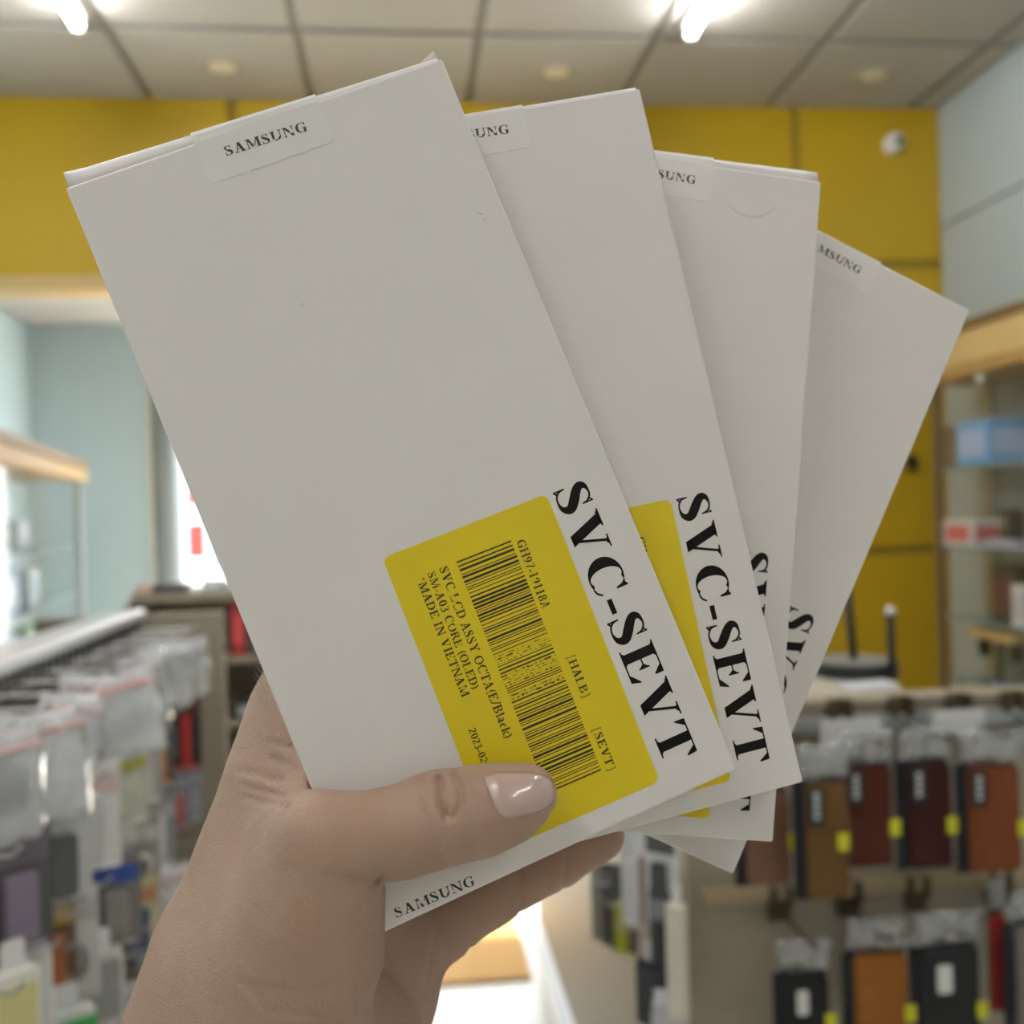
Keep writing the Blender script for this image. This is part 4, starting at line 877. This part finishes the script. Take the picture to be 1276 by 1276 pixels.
swing(shelf_box(-1.48, yL(10), 1.42, .12, .26, .17, (.80,.78,.70), (.75,.12,.12), 'white and red carton on the top shelf of the pale crowned cabinet'))
swing(shelf_box(-1.50, yL(62), 1.42, .12, .20, .10, (.55,.65,.78), (.80,.85,.9), 'pale blue carton on the top shelf of the pale crowned cabinet'))
swing(shelf_box(-1.48, yL(8), 1.22, .12, .24, .12, (.70,.72,.85), (.50,.56,.80), 'lilac carton on the second shelf of the pale crowned cabinet'))
swing(shelf_box(-1.48, yL(40), 1.22, .12, .22, .13, (.35,.48,.75), (.66,.75,.88), 'blue carton on the second shelf of the pale crowned cabinet'))
swing(shelf_box(-1.50, yL(72), 1.22, .12, .18, .12, (.78,.84,.88), (.55,.66,.80), 'white and blue carton at the far end of the second shelf'))
swing(shelf_box(-1.48, yL(10), 1.02, .12, .22, .14, (.85,.84,.70), (.80,.80,.55), 'cream carton on the third shelf of the pale crowned cabinet'))
swing(shelf_box(-1.48, yL(42), 1.02, .12, .20, .12, (.20,.32,.62), (.40,.52,.75), 'dark blue carton on the third shelf of the pale crowned cabinet'))
swing(shelf_box(-1.50, yL(68), 1.02, .12, .18, .12, (.30,.55,.30), (.60,.72,.55), 'green carton on the third shelf of the pale crowned cabinet'))
swing(shelf_box(-1.48, yL(8), 0.75, .12, .26, .16, (.80,.20,.35), (.85,.6,.66), 'pink carton on the lowest shelf of the pale crowned cabinet'))
# cabinet on the opposite wall
XF = 1.97
c1 = at(1162, 600, 'x', XF).y; zr1 = at(1276, 376, 'x', XF).z; zr0 = at(1276, 452, 'x', XF).z
S = [at(1240, y_, 'x', XF+.06).z for y_ in (578, 682, 775, 856)]
glass_cabinet('glazed cabinet with dark posts and pale wood crown by the yellow wall', XF, XR-.012, 2.35, min(c1, YB-.03), zr0, zr1, S, M_WOOD)
k = at(1224, 472, 'x', XF-.02); o = lathe_y([(.012, 0), (.016, .008), (.010, .018)]).build('crown_knob', M_WHITEP, smooth=True); o.rotation_euler = (0, 0, R(-90)); o.location = k
tag(o, 'small white round lamp on the wooden crown of the dark posted cabinet', 'lamp')
def yR(px, x): return at(px, 600, 'x', x).y
X2 = XF + .085
shelf_box(X2+.02, yR(1232, X2), S[0], .16, .21, .155, (.16,.42,.80), (.45,.58,.85), 'bright blue printed carton on the top shelf of the dark posted cabinet', 0)
shelf_box(X2+.03, yR(1190, X2), S[0], .12, .08, .155, (.30,.20,.10), (.36,.25,.14), 'brown carton right beside the bright blue printed carton')
shelf_box(X2, yR(1212, X2), S[1], .13, .20, .095, (.80,.80,.80), (.72,.16,.18), 'white carton with a red print on the second shelf')
o = empty('hand_gadget', (X2-.01, yR(1262, X2), S[1])); tag(o, 'black gadget on a lilac tray on the second cabinet shelf', 'gadget')
MB().prism(rrect(-.05, .05, 0, .03, .01), -.09, .09).build('tray', cm((.55,.52,.66), .4), o, bevel=.004)
g_ = MB().prism(rrect(-.03, .03, .03, .13, .01), -.03, .03).build('body', M_BLACK, o, bevel=.006)
MB().box(-.032, -.03, -.02, .02, .06, .11).build('screen', cm((.18,.17,.12), .2), g_)
shelf_box(X2+.03, yR(1256, X2), S[2]+.001, .12, .13, .20, (.025,.02,.03), (.12,.02,.03), 'tall black carton with dark red print on the third shelf')
shelf_box(X2-.02, yR(1274, X2-.02), S[2]+.001, .06, .07, .14, (.78,.78,.80), (.6,.6,.66), 'small white carton in front of the tall black carton')
o = empty('work_stand', (X2-.02, yR(1246, X2), S[3])); tag(o, 'black clamp stand with a tan wooden shelf board across it', 'stand')
MB().tube([(0, 0, .012), (0, 0, .17)], .010, 10).build('pole', M_BLACK, o); MB().lathe([(.055, 0), (.055, .010), (.02, .016)], 20).build('base', M_BLACK, o)
MB().box(-.05, .05, -.16, .13, .17, .20).build('board', M_WOOD, o, bevel=.004)
for yy in (.09, -.10): MB().prism(rrect(-.02, .02, .10, .17, .006), yy-.012, yy+.012).build('clamp', M_BLACK, o, bevel=.003)
shelf_box(X2-.02, yR(1262, X2), S[3]-.0, .05, .22, .022, (.12,.22,.50), (.7,.72,.78), 'flat blue folder lying on the lowest shelf of the dark posted cabinet')
ru = empty('support_rail', (XR-.03, yR(1232, XR-.03), 0)); tag(ru, 'grey slotted upright rail at the back of the dark posted cabinet', 'rail')
MB().box(-.008, .008, -.03, .03, .0, zr0).build('rail', M_STEEL, ru, bevel=.003)

# ------------------------------------------------------------------ gondola with the phone case packs
GX0, GY0, GZT, GX1, GY1 = at(853, 1000, 'y', 1.60).x, 1.60, at(1100, 868, 'y', 1.60).z, 1.72, 3.62
gon = empty('case_gondola', ((GX0+GX1)/2, (GY0+GY1)/2, 0)); tag(gon, 'greige freestanding gondola hung with phone case packs', 'display rack')
lx = lambda x: x - (GX0+GX1)/2
gy = lambda y: y - (GY0+GY1)/2
MB().box(lx(GX0), lx(GX1), gy(GY0), gy(GY0+.025), 0.0, GZT-.012).build('front_panel', M_GREIGE, gon, bevel=.003)
MB().box(lx(GX0), lx(GX0+.025), gy(GY0+.026), gy(GY1), 0.0, GZT-.16).build('side_panel', M_GREIGE, gon, bevel=.003)
MB().box(lx(GX1-.025), lx(GX1), gy(GY0+.026), gy(1.9), 0.0, GZT-.16).build('side_panel', M_GREIGE, gon, bevel=.003)
XD = at(1116, 850, 'y', 1.7).x
MB().box(lx(GX0-.005), lx(GX1+.005), gy(GY0-.008), gy(GY0+.045), GZT-.012, GZT).build('top_cap', M_GREIGE, gon, bevel=.003)
MB().box(lx(GX0), lx(XD), gy(GY0+.046), gy(2.05), GZT-.020, GZT-.004).build('top_deck', mat('pale deck board', (.50,.46,.38), .45, noise=.08, scale=8), gon, bevel=.003)
MB().box(lx(GX0+.02), lx(GX1), gy(GY0-.016), gy(GY0-.001), GZT-.050, GZT-.026).build('hook_bar', M_STEEL, gon, bevel=.002)
z2 = at(1100, 1100, 'y', GY0).z
MB().box(lx(GX0+.02), lx(GX1), gy(GY0-.016), gy(GY0-.001), z2-.012, z2+.012).build('hook_bar', mat('brass bar', (.42,.33,.20), .5, noise=.1), gon, bevel=.002)
MB().box(lx(GX0-.012), lx(GX0), gy(GY0+.02), gy(GY1), 0, .07).build('skirting', M_RAIL, gon, bevel=.002)
bsrc = None
def bracket(px, py, zz):
    global bsrc
    x = at(px, py, 'y', GY0).x
    if bsrc is None:
        bsrc = MB().box(-.018, .018, -.012, -.001, -.045, .012).box(-.018, -.008, -.024, -.012, -.02, .012).box(.008, .018, -.024, -.012, -.02, .012).tube([(0, -.012, -.03), (0, -.15, -.03), (0, -.158, -.018)], .0028, 6).build('hook_bracket', M_DARKM, gon)
        bsrc['kind'] = 'stuff'
        bsrc.location = (lx(x), gy(GY0), zz)
    else: copy_piece(bsrc, gon, (lx(x), gy(GY0), zz))
zb1 = at(1100, 876, 'y', GY0).z
for px in (966, 1042, 1118, 1190, 1257, 1330): bracket(px, 880, zb1)
for px in (968, 1054, 1138, 1240): bracket(px, 1104, z2)
def case_pack(px, py_top, py_bot, Y, wpx, case, label, side_left=True, tagc=None, white=None, yaw=0, yx=0.5, yy=.62, hang=.05, bk=.017):
    t_ = at(px, py_top, 'y', Y); b_ = at(px, py_bot, 'y', Y); w_ = wpx/F_PX*Y; h_ = t_.z-b_.z
    e = empty('case_pack', (t_.x, Y, t_.z), R(yaw)); tag(e, label, 'phone case', 'phone case packs on the gondola front')
    d = .020
    MB().prism(rrect(-w_*.46, w_*.46, -h_+.004, -.004, .009), -.006, .004).build('case', case, e, bevel=.002)
    MB().prism(rrect(-w_*.46-bk, w_*.46, -h_+.001, .001, .004), .005, .0065).build('backing_card', M_BACK, e)
    MB().prism(rrect(-w_/2-.004-bk, w_/2+.004, -h_-.002, .002, .006), -d/2-.001, d/2+.001).build('clear_box', M_PACK, e, bevel=.003)
    pl = pillow(w_*1.15, hang, .016, px, 9, 8, hang+.002); pl.build('film_header', M_HEAD, e, smooth=True)
    sw = .017
    if yx is not None: MB().box(w_*yx-sw/2, w_*yx+sw/2, -d/2-.0022, -d/2-.001, -h_*yy-.013, -h_*yy+.013).build('price_sticker', cm((.62,.60,.02), .45), e)
    if tagc:
        tg = MB().box(-w_*.46, -w_*.46+.024, -d/2-.0020, -d/2-.001, -h_*.36, -h_*.04).build('side_label', M_BLACK, e)
        for q in range(4): MB().box(-w_*.46+.008, -w_*.46+.017, -d/2-.0026, -d/2-.002, -h_*(.10+.06*q)-.004, -h_*(.10+.06*q)+.003).build('label_mark', cm((.55,.56,.56), .5), tg)
    if white: MB().prism(rrect(-w_*.26, -w_*.02, -h_*.36, -h_*.13, .004), -d/2-.0022, -d/2-.001).build('white_sticker', cm((.72,.71,.69), .45), e)
    return e
M_BACK = mat('charcoal backing card', (.020,.021,.026), .6, noise=.2, scale=30, spec=.15)
def leather(nm, c): return mat('leather ' + nm, c, .6, noise=.22, scale=60, bump=.5, bscale=400, spec=.15)
case_pack(955, 985, 1105, 1.50, 62, leather('rose brown', (.19,.095,.06)), 'rose brown phone case pack, mostly hidden behind the fanned boxes', yx=.5, yy=.52)
case_pack(1028, 972, 1122, 1.44, 60, leather('ochre brown', (.15,.075,.022)), 'ochre brown phone case pack with black label, hanging in front of its neighbours', tagc=True, yx=.30, yy=.50)
case_pack(1080, 952, 1082, 1.50, 66, leather('maroon', (.085,.017,.008)), 'maroon phone case pack with a narrow black label', tagc=True, yx=.48, yy=.60)
case_pack(1156, 948, 1084, 1.50, 62, leather('dark maroon', (.045,.009,.006)), 'very dark maroon phone case pack, between the maroon and the russet ones', tagc=True, yx=.42, yy=.58)
case_pack(1236, 952, 1088, 1.49, 76, leather('russet', (.20,.052,.018)), 'russet phone case pack with a broad black label', tagc=True, yx=.46, yy=.58)
case_pack(1004, 1212, 1345, 1.48, 62, mat('black case', (.010,.010,.011), .5, noise=.2, scale=40, spec=.15), 'black phone case pack with white sticker beside the orange brown one', white=True, yx=.45, yy=.45)
case_pack(1096, 1186, 1330, 1.48, 76, leather('orange brown', (.30,.105,.016)), 'bright orange brown phone case pack on the lower hooks', yx=.46, yy=.52)
case_pack(1182, 1178, 1330, 1.47, 84, mat('charcoal case', (.018,.019,.021), .5, spec=.2, noise=.3, scale=20, stretch=(30, 1, 1)), 'charcoal striped phone case pack with white sticker', white=True, yx=.46, yy=.52)
case_pack(1242, 1136, 1262, 1.50, 22, cm((.30,.012,.012), .5), 'narrow bright red phone case pack on the lower hooks', yx=None, bk=.0)
case_pack(1290, 1150, 1300, 1.47, 62, mat('red rimmed case', (.20,.16,.16), .4, noise=.1), 'grey phone case pack with red rim, cut off by the picture edge', yx=None)
# loose white header cards on the bar
for px, py, w_, lb in ((1060, 911, 80, 'white paper header card above the maroon phone case pack'), (1194, 899, 72, 'white paper header card above the very dark maroon pack')):
    p = at(px, py, 'y', 1.53); hw = w_/F_PX*1.53/2
    o = empty('header_card', p); tag(o, lb, 'card')
    MB().prism(rrect(-hw, hw, -.019, .019, .002), -.0008, .0008).build('card', cm((.66,.65,.64), .6), o)
    MB().tube([(0, .001, .012), (0, .0675, .0)], .0015, 5).build('hang_wire', M_STEEL, o)
# goods on the aisle side of the gondola
GA = 'goods on the aisle side of the gondola'
def aisle(px, y_top, out): p = at(px, y_top, 'x', GX0-out); return (GX0-out, p.y, p.z)
hk = None
for zz in (.99, .80):
    for k_ in range(8):
        q = (lx(GX0), gy(1.68 + .105*k_), zz)
        if hk is None: hk = MB().tube([(0, 0, 0), (-.09, 0, 0), (-.098, 0, .01)], .0022, 6).build('hook', M_STEEL, gon); hk.location = q
        else: copy_piece(hk, gon, q)
slim_box(aisle(842, 1110, .045), R(-40), .030, .17, .02, (.70,.66,.55), (.74,.70,.60), 'tall cream box hanging on the aisle corner of the gondola', GA)
slim_box(aisle(815, 1182, .065), R(-46), .060, .10, .02, (.03,.03,.035), (.07,.07,.08), 'black box hanging lowest on the aisle side of the gondola', GA)
for px, yt, out, c, bnd, pr, lb, sh in ((828, 1120, .05, (.10,.10,.11), (.3,.3,.3), (.05,.05,.05), 'black pack between the cream box and the white strips', 'long'),
    (806, 1040, .06, (.75,.75,.74), (.8,.8,.8), (.30,.20,.16), 'white pack with a brown product hanging in the aisle', 'long'),
    (822, 1035, .05, (.80,.80,.79), (.10,.10,.10), (.10,.10,.10), 'white pack with a black header hanging in the aisle', 'bar'),
    (790, 1045, .06, (.72,.72,.72), (.66,.66,.66), (.75,.75,.75), 'plain white pack hanging in the aisle', 'long'),
    (776, 1090, .05, (.12,.11,.10), (.10,.10,.10), (.40,.42,.03), 'dark pack with a yellow green product in the aisle', 'bar'),
    (764, 1085, .05, (.07,.065,.06), (.20,.20,.19), (.09,.08,.07), 'plain blackish pack in the aisle behind the yellow green one', 'bar'),
    (750, 1085, .05, (.26,.25,.23), (.36,.35,.33), (.30,.29,.27), 'plain taupe pack hanging furthest along the aisle', 'bar')):
    blister(aisle(px, yt, out), R(-42), .055, .15, c, bnd, pr, lb, GA, sh)
zip_bag(aisle(836, 1225, .05), R(-30), .06, .10, .02, ('plug', (.6,.6,.58)), 'clear zip bag hanging beneath the tall cream box', GA, (.6,.6,.6))

# on the gondola top
zt = GZT - .004
p = at(1064, 832, 'z', zt+.012)
o = empty('round_stand', (p.x, p.y, zt)); tag(o, 'round black stand with a slim pole on the gondola top', 'stand')
MB().lathe([(.075, 0), (.080, .004), (.080, .022), (.076, .026), (.02, .028)], 36).build('base', M_BLACK, o, smooth=False)
MB().lathe([(.072, .0265), (.070, .0285), (.02, .0295)], 36).build('top_pad', mat('grey pad', (.22,.21,.19), .6, noise=.1), o)
MB().tube([(0, 0, .028), (-.004, .004, .12), (-.012, .01, .30)], .0075, 12).build('pole', M_BLACK, o, smooth=True)
p = at(1112, 846, 'z', zt)
o = empty('short_rod', (p.x, p.y, zt)); tag(o, 'short black rod with a pale tip next to the round stand', 'stand')
MB().lathe([(.012, 0), (.012, .004), (.007, .006), (.007, .108), (.010, .110), (.010, .116)], 14).build('rod', M_BLACK, o)
MB().lathe([(.006, .116), (.009, .120), (.008, .128), (.003, .131)], 14).build('tip', M_WHITEP, o, smooth=True)
p = at(1080, 851, 'z', zt+.006)
o = empty('paper_pad', (p.x, p.y, zt), R(8)); tag(o, 'white paper pad lying in front of the round stand', 'paper')
MB().box(-.045, .045, -.03, .02, 0, .006).build('pages', cm((.76,.77,.82), .6), o, bevel=.001)
MB().box(-.045, .045, .014, .0205, .006, .0072).build('binding', cm((.4,.4,.45), .6), o)
